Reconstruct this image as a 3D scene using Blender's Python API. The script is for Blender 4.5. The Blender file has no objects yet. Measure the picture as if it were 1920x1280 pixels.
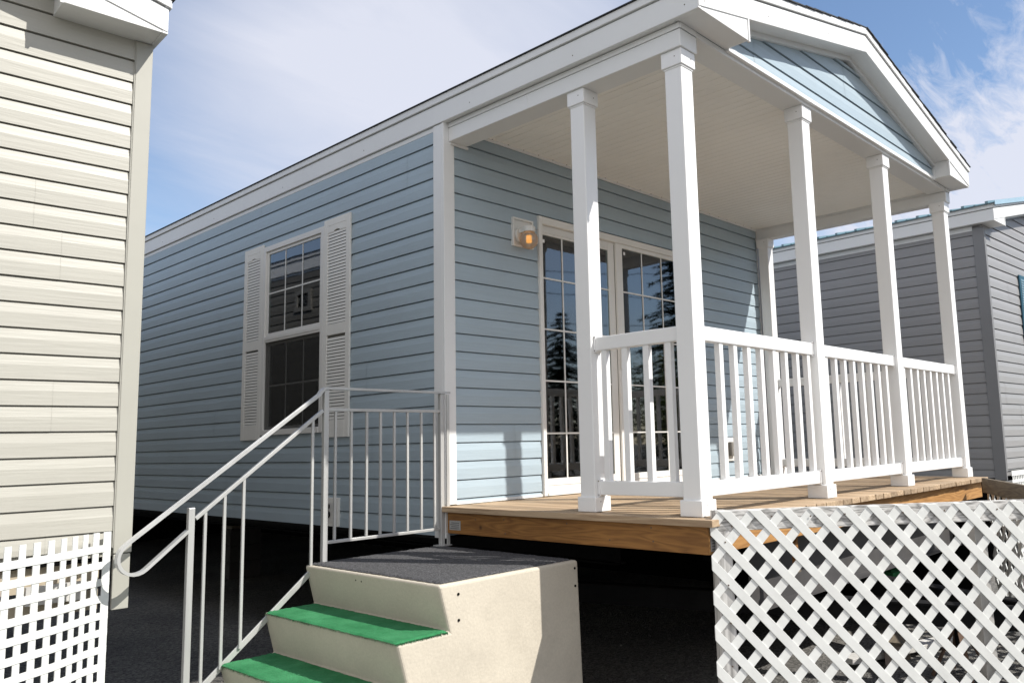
import bpy, bmesh, math, random
from mathutils import Vector, Matrix
random.seed(7)
R = math.radians
scn = bpy.context.scene

# ------------------------------------------------------------------ camera, light, exposure
SUN_DIR = Vector((0.4825, -1.0, 1.08)).normalized()          # towards the sun
cam_d = bpy.data.cameras.new("camera")
cam = bpy.data.objects.new("camera", cam_d)
scn.collection.objects.link(cam)
scn.camera = cam
yaw, pitch, roll = 0.831225, 0.132390, -0.026267
f = Vector((math.sin(yaw)*math.cos(pitch), math.cos(yaw)*math.cos(pitch), math.sin(pitch)))
r0 = Vector((math.cos(yaw), -math.sin(yaw), 0)); u0 = r0.cross(f)
rr = math.cos(roll)*r0 + math.sin(roll)*u0
uu = -math.sin(roll)*r0 + math.cos(roll)*u0
M = Matrix(((rr.x, uu.x, -f.x, -3.33914), (rr.y, uu.y, -f.y, -4.13183), (rr.z, uu.z, -f.z, 0.370085), (0, 0, 0, 1)))
cam.matrix_world = M
cam_d.sensor_fit = 'HORIZONTAL'
cam_d.sensor_width = 36
cam_d.lens = 36*1531.698/1920
cam_d.shift_x = -106.30/1920
cam_d.shift_y = -13.14/1920
cam_d.clip_start = 0.05
cam_d.clip_end = 1000

world = bpy.data.worlds.new("World"); scn.world = world; world.use_nodes = True
wn = world.node_tree; wn.nodes.clear()
def N(nt, t, **k):
    n = nt.nodes.new(t)
    for a, b in k.items(): setattr(n, a, b)
    return n
sky = N(wn, 'ShaderNodeTexSky', sky_type='NISHITA', sun_disc=False)
sky.sun_elevation = math.asin(SUN_DIR.z); sky.sun_rotation = math.atan2(SUN_DIR.x, SUN_DIR.y)
sky.altitude = 100; sky.air_density = 1.0; sky.dust_density = 0.4; sky.ozone_density = 2.5
tc = N(wn, 'ShaderNodeTexCoord')
sep = N(wn, 'ShaderNodeSeparateXYZ'); wn.links.new(tc.outputs['Generated'], sep.inputs[0])
def mth(nt, op, a, b=None, c=None, clamp=False):
    m = N(nt, 'ShaderNodeMath', operation=op); m.use_clamp = clamp
    for i, v in enumerate((a, b, c)):
        if v is None: continue
        if isinstance(v, (int, float)): m.inputs[i].default_value = v
        else: nt.links.new(v, m.inputs[i])
    return m.outputs[0]
zc = mth(wn, 'ADD', mth(wn, 'MAXIMUM', sep.outputs[2], 0.0), 0.22)
cx = mth(wn, 'DIVIDE', sep.outputs[0], zc); cy = mth(wn, 'DIVIDE', sep.outputs[1], zc)
comb = N(wn, 'ShaderNodeCombineXYZ'); wn.links.new(cx, comb.inputs[0]); wn.links.new(cy, comb.inputs[1])
def sky_noise(rot, scale, sc, detail, rough, dist, loc=(0, 0, 0)):
    m_ = N(wn, 'ShaderNodeMapping'); wn.links.new(comb.outputs[0], m_.inputs[0])
    m_.inputs['Rotation'].default_value = (0, 0, R(rot)); m_.inputs['Scale'].default_value = scale; m_.inputs['Location'].default_value = loc
    n_ = N(wn, 'ShaderNodeTexNoise'); n_.inputs['Scale'].default_value = sc; n_.inputs['Detail'].default_value = detail
    n_.inputs['Roughness'].default_value = rough; n_.inputs['Distortion'].default_value = dist
    wn.links.new(m_.outputs[0], n_.inputs['Vector']); return n_.outputs[0]
big = sky_noise(25, (.7, 1.0, 1), 1.1, 2, .5, .2, (.3, 1.3, 0))
rip = sky_noise(-75, (2.6, 7.5, 1), 2.6, 9, .66, .55)
veil = sky_noise(-30, (1.0, 3.0, 1), 1.5, 7, .6, .6)
def patch(c, k0, k1):
    """soft patch of the sky around direction c"""
    v_ = N(wn, 'ShaderNodeVectorMath', operation='DOT_PRODUCT'); wn.links.new(tc.outputs['Generated'], v_.inputs[0]); v_.inputs[1].default_value = c
    r_ = N(wn, 'ShaderNodeMapRange', interpolation_type='SMOOTHSTEP'); r_.inputs[1].default_value = k0; r_.inputs[2].default_value = k1
    wn.links.new(v_.outputs['Value'], r_.inputs[0]); return r_.outputs[0]
def add(*a):
    o_ = a[0]
    for b_ in a[1:]: o_ = mth(wn, 'ADD', o_, b_)
    return o_
p_milk = patch((.56, .69, .455), .935, .997)          # pale veil of cloud beyond the roof line
p_milk2 = patch((.53, .78, .36), .965, .998)
p_blue = patch((.83, .32, .46), .965, .997)          # clear blue gap high on the right
p_cirr = patch((.915, .215, .33), .955, .992)        # rippled cirrus
p_low = patch((.955, .21, .17), .955, .995)          # bright haze low on the right
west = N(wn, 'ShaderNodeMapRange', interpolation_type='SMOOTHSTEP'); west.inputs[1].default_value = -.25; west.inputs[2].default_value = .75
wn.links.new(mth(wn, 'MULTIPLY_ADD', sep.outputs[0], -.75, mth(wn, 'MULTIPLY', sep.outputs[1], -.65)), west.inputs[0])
cover = add(.12, mth(wn, 'MULTIPLY', mth(wn, 'SUBTRACT', big, .5), 1.0), mth(wn, 'MULTIPLY', mth(wn, 'SUBTRACT', veil, .5), .62),
            mth(wn, 'MULTIPLY', p_milk, .62), mth(wn, 'MULTIPLY', p_milk2, .12), mth(wn, 'MULTIPLY', p_blue, -.86), mth(wn, 'MULTIPLY', p_low, .66),
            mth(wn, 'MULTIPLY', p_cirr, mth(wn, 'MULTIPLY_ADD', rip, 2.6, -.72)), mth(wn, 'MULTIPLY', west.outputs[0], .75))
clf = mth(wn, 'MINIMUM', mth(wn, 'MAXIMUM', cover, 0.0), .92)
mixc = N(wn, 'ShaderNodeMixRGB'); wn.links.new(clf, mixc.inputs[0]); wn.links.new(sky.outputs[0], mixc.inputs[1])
tone = N(wn, 'ShaderNodeMixRGB'); wn.links.new(west.outputs[0], tone.inputs[0])       # thinner, bluer cloud north-east; unseen dense white cloud added south-west to brighten shaded faces
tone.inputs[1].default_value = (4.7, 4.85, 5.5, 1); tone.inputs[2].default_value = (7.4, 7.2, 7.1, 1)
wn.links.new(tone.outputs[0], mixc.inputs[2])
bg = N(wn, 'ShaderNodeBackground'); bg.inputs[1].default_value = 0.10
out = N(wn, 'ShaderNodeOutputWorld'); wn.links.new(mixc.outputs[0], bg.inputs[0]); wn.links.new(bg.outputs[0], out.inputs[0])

sl = bpy.data.lights.new("sun", 'SUN'); sl.energy = 3.6; sl.angle = R(0.5); sl.color = (1, 0.96, 0.89)
so = bpy.data.objects.new("sun", sl); scn.collection.objects.link(so)
so.rotation_euler = SUN_DIR.to_track_quat('Z', 'Y').to_euler(); so.location = (8, -12, 14)

vs = scn.view_settings
vs.view_transform = 'Standard'; vs.look = 'None'; vs.exposure = 0.75; vs.gamma = 1; vs.use_curve_mapping = False
scn.cycles.max_bounces = 8; scn.cycles.diffuse_bounces = 4; scn.cycles.transparent_max_bounces = 12

# ------------------------------------------------------------------ helpers
OFF = {}
class MB:
    def __init__(s): s.v = []; s.f = []; s.cut = []
    def add(s, vs_, fs):
        n = len(s.v); s.cut.append((n, len(s.f))); s.v += [tuple(v) for v in vs_]; s.f += [tuple(i+n for i in q) for q in fs]; return s
    def box(s, x0, x1, y0, y1, z0, z1):
        if x0 > x1: x0, x1 = x1, x0
        if y0 > y1: y0, y1 = y1, y0
        return s.add([(x0,y0,z0),(x1,y0,z0),(x1,y1,z0),(x0,y1,z0),(x0,y0,z1),(x1,y0,z1),(x1,y1,z1),(x0,y1,z1)],
                     [(0,3,2,1),(4,5,6,7),(0,1,5,4),(1,2,6,5),(2,3,7,6),(3,0,4,7)])
    def prism(s, pts, ax, a, b):
        """pts 2D polygon extruded along axis ax from a to b; 'y': pts=(x,z), 'x': pts=(y,z), 'z': pts=(x,y)"""
        def P(p, t):
            return (p[0], t, p[1]) if ax == 'y' else ((t, p[0], p[1]) if ax == 'x' else (p[0], p[1], t))
        n = len(pts)
        return s.add([P(p, a) for p in pts]+[P(p, b) for p in pts],
                     [tuple(range(n)), tuple(range(2*n-1, n-1, -1))]+[(i, i+n, (i+1) % n+n, (i+1) % n) for i in range(n)])
    def bar(s, p, q, w, h, up=(0, 0, 1)):
        p = Vector(p); q = Vector(q); d = (q-p).normalized(); sd = d.cross(Vector(up)).normalized(); u = sd.cross(d)
        c = [sd*w/2*a+u*h/2*b for a, b in ((-1,-1),(1,-1),(1,1),(-1,1))]
        return s.add([p+k for k in c]+[q+k for k in c], [(0,1,2,3),(7,6,5,4),(0,4,5,1),(1,5,6,2),(2,6,7,3),(3,7,4,0)])
    def tube(s, path, r, n=10, r2=None):
        path = [Vector(p) for p in path]; m = len(path); vs_ = []
        for i, p in enumerate(path):
            d = (path[min(i+1, m-1)]-path[max(i-1, 0)]).normalized()
            a = Vector((0, 0, 1)) if abs(d.z) < .9 else Vector((1, 0, 0))
            u = d.cross(a).normalized(); w = d.cross(u)
            rad = r if r2 is None else r+(r2-r)*i/(m-1)
            vs_ += [p+u*rad*math.cos(2*math.pi*k/n)+w*rad*math.sin(2*math.pi*k/n) for k in range(n)]
        fs = [(i*n+k, i*n+(k+1) % n, (i+1)*n+(k+1) % n, (i+1)*n+k) for i in range(m-1) for k in range(n)]
        fs += [tuple(range(n-1, -1, -1)), tuple(range((m-1)*n, m*n))]
        return s.add(vs_, fs)
    def ribbon(s, path, w, t, up_axis=(0, 1, 0)):
        """flat bar of width w (along y) and thickness t following a path in an x-z plane, shallow ribbed section"""
        path = [Vector(p) for p in path]; m = len(path); Y = Vector((0, 1, 0)); vs_ = []
        prof = [(-.5, -.5), (.5, -.5), (.5, .5), (.32, .5), (.28, .25), (.2, .25), (.16, .5), (-.16, .5), (-.2, .25), (-.28, .25), (-.32, .5), (-.5, .5)]
        n = len(prof)
        for i, p in enumerate(path):
            d = (path[min(i+1, m-1)]-path[max(i-1, 0)]).normalized(); nn = d.cross(Y).normalized()
            vs_ += [p+Y*(a*w)-nn*(b*t) for a, b in prof]
        fs = [(i*n+k, (i+1)*n+k, (i+1)*n+(k+1) % n, i*n+(k+1) % n) for i in range(m-1) for k in range(n)]
        fs += [tuple(range(n)), tuple(range(m*n-1, (m-1)*n-1, -1))]
        return s.add(vs_, fs)
    def sphere(s, c, r, nu=24, nv=14):
        vs_ = [(c[0]+r*math.sin(math.pi*j/nv)*math.cos(2*math.pi*i/nu), c[1]+r*math.sin(math.pi*j/nv)*math.sin(2*math.pi*i/nu), c[2]+r*math.cos(math.pi*j/nv)) for j in range(nv+1) for i in range(nu)]
        return s.add(vs_, [(j*nu+i, (j+1)*nu+i, (j+1)*nu+(i+1) % nu, j*nu+(i+1) % nu) for j in range(nv) for i in range(nu)])
    def build(s, name, mat, parent=None, bevel=0, smooth=False, label=None, fix=True):
        me = bpy.data.meshes.new(name)
        o3 = OFF.get(parent.name, (0, 0, 0)) if parent else (0, 0, 0)
        me.from_pydata([(v[0]-o3[0], v[1]-o3[1], v[2]-o3[2]) for v in s.v], [], s.f); me.update()
        if fix:
            bm = bmesh.new(); bm.from_mesh(me); bmesh.ops.recalc_face_normals(bm, faces=bm.faces); bm.to_mesh(me); bm.free()
        me.materials.append(mat)
        o = bpy.data.objects.new(name, me); scn.collection.objects.link(o)
        if parent: o.parent = parent; OFF[o.name] = o3
        if smooth:
            for p in me.polygons: p.use_smooth = True
        if bevel:
            b = o.modifiers.new("bevel", 'BEVEL'); b.width = bevel; b.segments = 2; b.limit_method = 'ANGLE'; b.angle_limit = R(50)
        if label: o['label'] = label
        return o
def split_build(m, name, mat, parent, per=1, **k):
    """every primitive (or group of `per`) becomes an object of its own"""
    out_ = []
    cuts = m.cut[::per]+[(len(m.v), len(m.f))]
    for (v0, f0), (v1, f1) in zip(cuts, cuts[1:]):
        q = MB(); q.v = m.v[v0:v1]; q.f = [tuple(i-v0 for i in f_) for f_ in m.f[f0:f1]]; out_.append(q.build(name, mat, parent, **k))
    return out_
def thing(name, label, cat, loc, rz=0, group=None, local=False):
    o = bpy.data.objects.new(name, None); scn.collection.objects.link(o)
    o.location = loc; o.rotation_euler = (0, 0, rz); o['label'] = label; o['category'] = cat
    if group: o['group'] = group
    OFF[o.name] = (0, 0, loc[2]) if local else tuple(loc)
    o.empty_display_size = 0.3
    return o

# ------------------------------------------------------------------ materials
def mat(name, col, rough=0.5, var=0.06, nscale=3.0, nstretch=(1, 1, 1), bump=0.0, bscale=40, bstretch=(1, 1, 1), metal=0.0,
        col2=None, fine=None, spec=0.5, dirt=0.0):
    m = bpy.data.materials.new(name); m.use_nodes = True; nt = m.node_tree
    b = nt.nodes['Principled BSDF']; b.inputs['Roughness'].default_value = rough; b.inputs['Metallic'].default_value = metal
    b.inputs['Specular IOR Level'].default_value = spec
    t = N(nt, 'ShaderNodeTexCoord'); mp_ = N(nt, 'ShaderNodeMapping'); nt.links.new(t.outputs['Object'], mp_.inputs[0])
    mp_.inputs['Scale'].default_value = nstretch
    no = N(nt, 'ShaderNodeTexNoise'); no.inputs['Scale'].default_value = nscale; no.inputs['Detail'].default_value = 6; no.inputs['Roughness'].default_value = .6
    nt.links.new(mp_.outputs[0], no.inputs['Vector'])
    ramp = N(nt, 'ShaderNodeValToRGB'); nt.links.new(no.outputs[0], ramp.inputs[0])
    c2 = col2 or tuple(c*(1+var) for c in col); c1 = tuple(c*(1-var) for c in col)
    ramp.color_ramp.elements[0].position = .3; ramp.color_ramp.elements[1].position = .7
    ramp.color_ramp.elements[0].color = (*c1, 1); ramp.color_ramp.elements[1].color = (*c2, 1)
    last = ramp.outputs[0]
    if fine:
        n3 = N(nt, 'ShaderNodeTexNoise'); n3.inputs['Scale'].default_value = fine[0]; n3.inputs['Detail'].default_value = 3
        nt.links.new(t.outputs['Object'], n3.inputs['Vector'])
        r3 = N(nt, 'ShaderNodeMapRange'); r3.inputs[1].default_value = .3; r3.inputs[2].default_value = .7; r3.inputs[3].default_value = 1-fine[1]; r3.inputs[4].default_value = 1+fine[1]
        nt.links.new(n3.outputs[0], r3.inputs[0])
        mx = N(nt, 'ShaderNodeMixRGB', blend_type='MULTIPLY'); mx.inputs[0].default_value = 1
        nt.links.new(last, mx.inputs[1]); nt.links.new(r3.outputs[0], mx.inputs[2]); last = mx.outputs[0]
    if dirt:
        n4 = N(nt, 'ShaderNodeTexNoise'); n4.inputs['Scale'].default_value = 1.7; n4.inputs['Detail'].default_value = 9; n4.inputs['Roughness'].default_value = .7
        nt.links.new(t.outputs['Object'], n4.inputs['Vector'])
        r4 = N(nt, 'ShaderNodeMapRange'); r4.inputs[1].default_value = .5; r4.inputs[2].default_value = .75; r4.inputs[3].default_value = 0; r4.inputs[4].default_value = dirt
        nt.links.new(n4.outputs[0], r4.inputs[0])
        mx = N(nt, 'ShaderNodeMixRGB'); nt.links.new(r4.outputs[0], mx.inputs[0]); nt.links.new(last, mx.inputs[1]); mx.inputs[2].default_value = (.16, .14, .11, 1); last = mx.outputs[0]
    nt.links.new(last, b.inputs['Base Color'])
    if bump:
        mb_ = N(nt, 'ShaderNodeMapping'); nt.links.new(t.outputs['Object'], mb_.inputs[0]); mb_.inputs['Scale'].default_value = bstretch
        n5 = N(nt, 'ShaderNodeTexNoise'); n5.inputs['Scale'].default_value = bscale; n5.inputs['Detail'].default_value = 5
        nt.links.new(mb_.outputs[0], n5.inputs['Vector'])
        bu = N(nt, 'ShaderNodeBump'); bu.inputs['Strength'].default_value = bump; bu.inputs['Distance'].default_value = .01
        nt.links.new(n5.outputs[0], bu.inputs['Height']); nt.links.new(bu.outputs[0], b.inputs['Normal'])
    return m

def siding_mat(name, col, rough=.45):
    return mat(name, col, rough, var=.035, nscale=1.3, nstretch=(1, 1, 6), bump=.16, bscale=4, bstretch=(1, 1, 16), dirt=.09)
BLUE = siding_mat("blue_vinyl_siding", (.35, .428, .482))
CREAM = siding_mat("cream_vinyl_siding", (.405, .394, .348))
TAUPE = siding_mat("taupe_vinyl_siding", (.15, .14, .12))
CREAMT = mat("cream_vinyl_trim", (.375, .368, .325), .5, .03)
GREY = siding_mat("grey_vinyl_siding", (.27, .266, .268))
GREYT = mat("grey_vinyl_trim", (.20, .20, .205), .5, .03)
WHITE = mat("white_vinyl", (.74, .745, .74), .42, .03, 1.2, bump=.04, bscale=5, dirt=.04)
POSTW = mat("white_vinyl_post", (.80, .80, .795), .35, .02, 1.0, bump=.03, bscale=4)
CEIL = mat("porch_ceiling_vinyl", (.88, .865, .82), .5, .04, 1.2, dirt=.05)
SHUT = mat("shutter_off_white", (.76, .75, .71), .5, .04, 3)
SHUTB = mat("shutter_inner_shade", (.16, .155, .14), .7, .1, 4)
FRAMEW = mat("window_frame_white", (.72, .71, .68), .4, .04, 2)
SHINGLE = mat("dark_roof_shingle", (.035, .037, .042), .9, .4, 9, bump=.4, bscale=120, fine=(180, .5))
METALR = mat("teal_metal_roof", (.14, .23, .27), .35, .1, 2)
TEAL = mat("dark_teal_paint", (.012, .075, .12), .5, .1, 4)
STEEL = mat("chassis_steel", (.012, .012, .013), .8, .25, 5, dirt=.04, bump=.1, spec=.15)
RUST = mat("rusty_steel", (.16, .10, .07), .8, .4, 9)
ALU = mat("mill_aluminium", (.50, .50, .49), .40, .14, 6, nstretch=(1, 1, .2), metal=.35)
BLACKB = mat("black_belly_membrane", (.006, .006, .006), 1.0, .2, 3, spec=.03)
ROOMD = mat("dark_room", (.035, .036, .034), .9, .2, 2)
CURT = mat("pale_curtain", (.30, .31, .30), .9, .08, 4)
BLIND = mat("window_blind", (.48, .52, .60), .6, .05, 4)
SCREEN = mat("insect_screen", (.03, .032, .03), .7, .1, 4)
CONC = mat("cast_concrete", (.50, .455, .375), .85, .07, 2.2, bump=.16, bscale=60, fine=(95, .05), dirt=.27)
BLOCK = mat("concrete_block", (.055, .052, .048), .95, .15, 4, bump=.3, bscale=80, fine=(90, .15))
WOODW = mat("weathered_white_wood", (.52, .51, .49), .85, .2, 5, nstretch=(1.5, 1.5, 1.5), bump=.3, bscale=20, dirt=.5)
SCRP = mat("silver_tag", (.42, .42, .41), .35, .1, 5, metal=.4)
INK = mat("tag_print", (.10, .10, .11), .6, .1, 5)
NAIL = mat("rusty_nail_head", (.10, .07, .05), .7, .2, 9)
GREENC = mat("green_turf_carpet", (.010, .20, .06), .95, .18, 7, col2=(.045, .27, .105), bump=.9, bscale=260, fine=(300, .35))
GREYC = mat("charcoal_carpet", (.060, .060, .066), 1.0, .35, 90, col2=(.105, .105, .11), bump=1.0, bscale=170, fine=(150, .75))
LATT = mat("white_lattice_vinyl", (.71, .72, .70), .45, .06, 6, bump=.08, bscale=30, dirt=.12)
BARK = mat("tree_bark", (.09, .065, .045), .95, .3, 8, bump=.6)
NEEDLE = mat("conifer_needles", (.028, .055, .025), .8, .4, 3)
LEAF = mat("yellow_green_leaves", (.13, .16, .03), .7, .4, 3)
POLEM = mat("utility_pole_wood", (.16, .12, .09), .9, .2, 5)
RUBBER = mat("black_rubber", (.015, .015, .015), .8, .1, 5)

def wood_mat(name, col, dark, scale=(1, 1, 1), ring=7.0, boards=0):
    m = bpy.data.materials.new(name); m.use_nodes = True; nt = m.node_tree; b = nt.nodes['Principled BSDF']; b.inputs['Roughness'].default_value = .7
    t = N(nt, 'ShaderNodeTexCoord'); mp_ = N(nt, 'ShaderNodeMapping'); nt.links.new(t.outputs['Object'], mp_.inputs[0]); mp_.inputs['Scale'].default_value = scale
    no = N(nt, 'ShaderNodeTexNoise'); no.inputs['Scale'].default_value = 1.6; no.inputs['Detail'].default_value = 2; no.inputs['Distortion'].default_value = .4
    nt.links.new(mp_.outputs[0], no.inputs['Vector'])
    w = mth(nt, 'FRACT', mth(nt, 'MULTIPLY', no.outputs[0], ring))
    w = mth(nt, 'PINGPONG', mth(nt, 'MULTIPLY', w, 2.0), 1.0)
    n2_ = N(nt, 'ShaderNodeTexNoise'); n2_.inputs['Scale'].default_value = 14; n2_.inputs['Detail'].default_value = 6; nt.links.new(mp_.outputs[0], n2_.inputs['Vector'])
    fac = mth(nt, 'ADD', mth(nt, 'MULTIPLY', w, .55), mth(nt, 'MULTIPLY', n2_.outputs[0], .55), clamp=True)
    rp = N(nt, 'ShaderNodeValToRGB'); nt.links.new(fac, rp.inputs[0]); rp.color_ramp.elements[0].color = (*dark, 1); rp.color_ramp.elements[1].color = (*col, 1)
    rp.color_ramp.elements[0].position = .1; rp.color_ramp.elements[1].position = .8
    last = rp.outputs[0]
    vk = N(nt, 'ShaderNodeTexVoronoi'); vk.inputs['Scale'].default_value = 3.2; nt.links.new(t.outputs['Object'], vk.inputs['Vector'])
    kn = N(nt, 'ShaderNodeMapRange'); kn.inputs[1].default_value = .015; kn.inputs[2].default_value = .06; kn.inputs[3].default_value = .35; kn.inputs[4].default_value = 1
    nt.links.new(vk.outputs[0], kn.inputs[0])
    mx = N(nt, 'ShaderNodeMixRGB', blend_type='MULTIPLY'); mx.inputs[0].default_value = 1; nt.links.new(last, mx.inputs[1]); nt.links.new(kn.outputs[0], mx.inputs[2]); last = mx.outputs[0]
    if boards:
        sp = N(nt, 'ShaderNodeSeparateXYZ'); nt.links.new(t.outputs['Object'], sp.inputs[0])
        wnz = N(nt, 'ShaderNodeTexWhiteNoise', noise_dimensions='1D'); nt.links.new(mth(nt, 'FLOOR', mth(nt, 'DIVIDE', mth(nt, 'ADD', sp.outputs[0], boards[1]), boards[0])), wnz.inputs['W'])
        mr = N(nt, 'ShaderNodeMapRange'); mr.inputs[3].default_value = .72; mr.inputs[4].default_value = 1.2; nt.links.new(wnz.outputs[0], mr.inputs[0])
        mx = N(nt, 'ShaderNodeMixRGB', blend_type='MULTIPLY'); mx.inputs[0].default_value = 1; nt.links.new(last, mx.inputs[1]); nt.links.new(mr.outputs[0], mx.inputs[2]); last = mx.outputs[0]
    nt.links.new(last, b.inputs['Base Color'])
    bu = N(nt, 'ShaderNodeBump'); bu.inputs['Strength'].default_value = .25; bu.inputs['Distance'].default_value = .004; nt.links.new(n2_.outputs[0], bu.inputs['Height']); nt.links.new(bu.outputs[0], b.inputs['Normal'])
    return m
WHPOST = wood_mat('whitewashed_post', (.60, .59, .57), (.13, .125, .12), (8, 8, .8), 5)
BW = 0.1185
DECKW = wood_mat("deck_board_wood", (.44, .325, .21), (.26, .17, .10), (9, .8, 9), 5, boards=(BW, 2.15))
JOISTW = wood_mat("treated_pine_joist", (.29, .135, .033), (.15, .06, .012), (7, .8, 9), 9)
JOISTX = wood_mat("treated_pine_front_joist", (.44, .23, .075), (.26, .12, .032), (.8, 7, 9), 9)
PLANK = wood_mat("weathered_board", (.17, .14, .10), (.07, .055, .04), (1, 6, 9), 6)
WHBOARD = wood_mat("whitewashed_board", (.62, .61, .59), (.10, .095, .09), (3, 3, 15), 6)

def glass_mat(name, tint=(.75, .8, .78), ior=1.55, boost=1.0, base=0.03):
    m = bpy.data.materials.new(name); m.use_nodes = True; nt = m.node_tree; nt.nodes.clear()
    o = N(nt, 'ShaderNodeOutputMaterial'); mx = N(nt, 'ShaderNodeMixShader'); tr = N(nt, 'ShaderNodeBsdfTransparent'); gl = N(nt, 'ShaderNodeBsdfGlossy')
    tr.inputs[0].default_value = (*tint, 1); gl.inputs['Roughness'].default_value = 0.026; gl.inputs[0].default_value = (.95, .97, 1, 1)
    fr = N(nt, 'ShaderNodeFresnel'); fr.inputs[0].default_value = ior
    tcn = N(nt, 'ShaderNodeTexCoord'); no = N(nt, 'ShaderNodeTexNoise'); no.inputs['Scale'].default_value = 2.2; no.inputs['Detail'].default_value = 1
    nt.links.new(tcn.outputs['Object'], no.inputs['Vector'])
    bu = N(nt, 'ShaderNodeBump'); bu.inputs['Strength'].default_value = .11; bu.inputs['Distance'].default_value = .01; nt.links.new(no.outputs[0], bu.inputs['Height']); nt.links.new(bu.outputs[0], gl.inputs['Normal'])
    fac = mth(nt, 'MULTIPLY_ADD', fr.outputs[0], boost, base, clamp=True)
    nt.links.new(fac, mx.inputs[0]); nt.links.new(tr.outputs[0], mx.inputs[1]); nt.links.new(gl.outputs[0], mx.inputs[2]); nt.links.new(mx.outputs[0], o.inputs[0])
    return m
GLASS = glass_mat("window_glass", (.60, .70, .64), 1.5, 1.15, .075)
GLOBEG = glass_mat("seeded_glass_globe", (.62, .58, .50), 1.3, 1.0, .05)
gn = GLOBEG.node_tree
# frosted haze inside the globe glass: a little diffuse
dif = N(gn, 'ShaderNodeBsdfDiffuse'); dif.inputs[0].default_value = (.50, .47, .43, 1)
mx_ = N(gn, 'ShaderNodeMixShader'); mx_.inputs[0].default_value = .42
old = [l for l in gn.links if l.to_node.type == 'OUTPUT_MATERIAL'][0]; src = old.from_socket; gn.links.remove(old)
gn.links.new(src, mx_.inputs[1]); gn.links.new(dif.outputs[0], mx_.inputs[2])
gn.links.new(mx_.outputs[0], [n for n in gn.nodes if n.type == 'OUTPUT_MATERIAL'][0].inputs[0])
BULB = bpy.data.materials.new("lit_bulb"); BULB.use_nodes = True
bb = BULB.node_tree.nodes['Principled BSDF']; bb.inputs['Emission Color'].default_value = (1, .42, .03, 1); bb.inputs['Emission Strength'].default_value = 1.3; bb.inputs['Base Color'].default_value = (.9, .6, .2, 1)
nzb = N(BULB.node_tree, 'ShaderNodeTexNoise'); nzb.inputs['Scale'].default_value = 30

# ground: worn asphalt with grit
def ground_mat():
    m = bpy.data.materials.new("gritty_asphalt"); m.use_nodes = True; nt = m.node_tree; b = nt.nodes['Principled BSDF']; b.inputs['Roughness'].default_value = .95
    t = N(nt, 'ShaderNodeTexCoord')
    a = N(nt, 'ShaderNodeTexNoise'); a.inputs['Scale'].default_value = .8; a.inputs['Detail'].default_value = 7; nt.links.new(t.outputs['Object'], a.inputs['Vector'])
    rp = N(nt, 'ShaderNodeValToRGB'); nt.links.new(a.outputs[0], rp.inputs[0]); rp.color_ramp.elements[0].position = .35; rp.color_ramp.elements[1].position = .7
    rp.color_ramp.elements[0].color = (.070, .068, .065, 1); rp.color_ramp.elements[1].color = (.145, .138, .125, 1)
    v = N(nt, 'ShaderNodeTexVoronoi'); v.inputs['Scale'].default_value = 75; nt.links.new(t.outputs['Object'], v.inputs['Vector'])
    sv = N(nt, 'ShaderNodeSeparateColor'); nt.links.new(v.outputs['Color'], sv.inputs[0])
    mr = N(nt, 'ShaderNodeMapRange'); mr.inputs[3].default_value = .45; mr.inputs[4].default_value = 1.8; nt.links.new(sv.outputs[0], mr.inputs[0])
    mx = N(nt, 'ShaderNodeMixRGB', blend_type='MULTIPLY'); mx.inputs[0].default_value = 1; nt.links.new(rp.outputs[0], mx.inputs[1]); nt.links.new(mr.outputs[0], mx.inputs[2])
    nt.links.new(mx.outputs[0], b.inputs['Base Color'])
    bu = N(nt, 'ShaderNodeBump'); bu.inputs['Strength'].default_value = .8; bu.inputs['Distance'].default_value = .01; nt.links.new(v.outputs[0], bu.inputs['Height']); nt.links.new(bu.outputs[0], b.inputs['Normal'])
    return m
GROUND = ground_mat()
GZ = -1.09
g = MB(); g.add([(-300,-300,GZ),(300,-300,GZ),(300,300,GZ),(-300,300,GZ)], [(0,1,2,3)])
go = g.build("ground", GROUND); go['kind'] = 'structure'; go['label'] = 'dark gritty asphalt yard under and between the homes'

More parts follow.
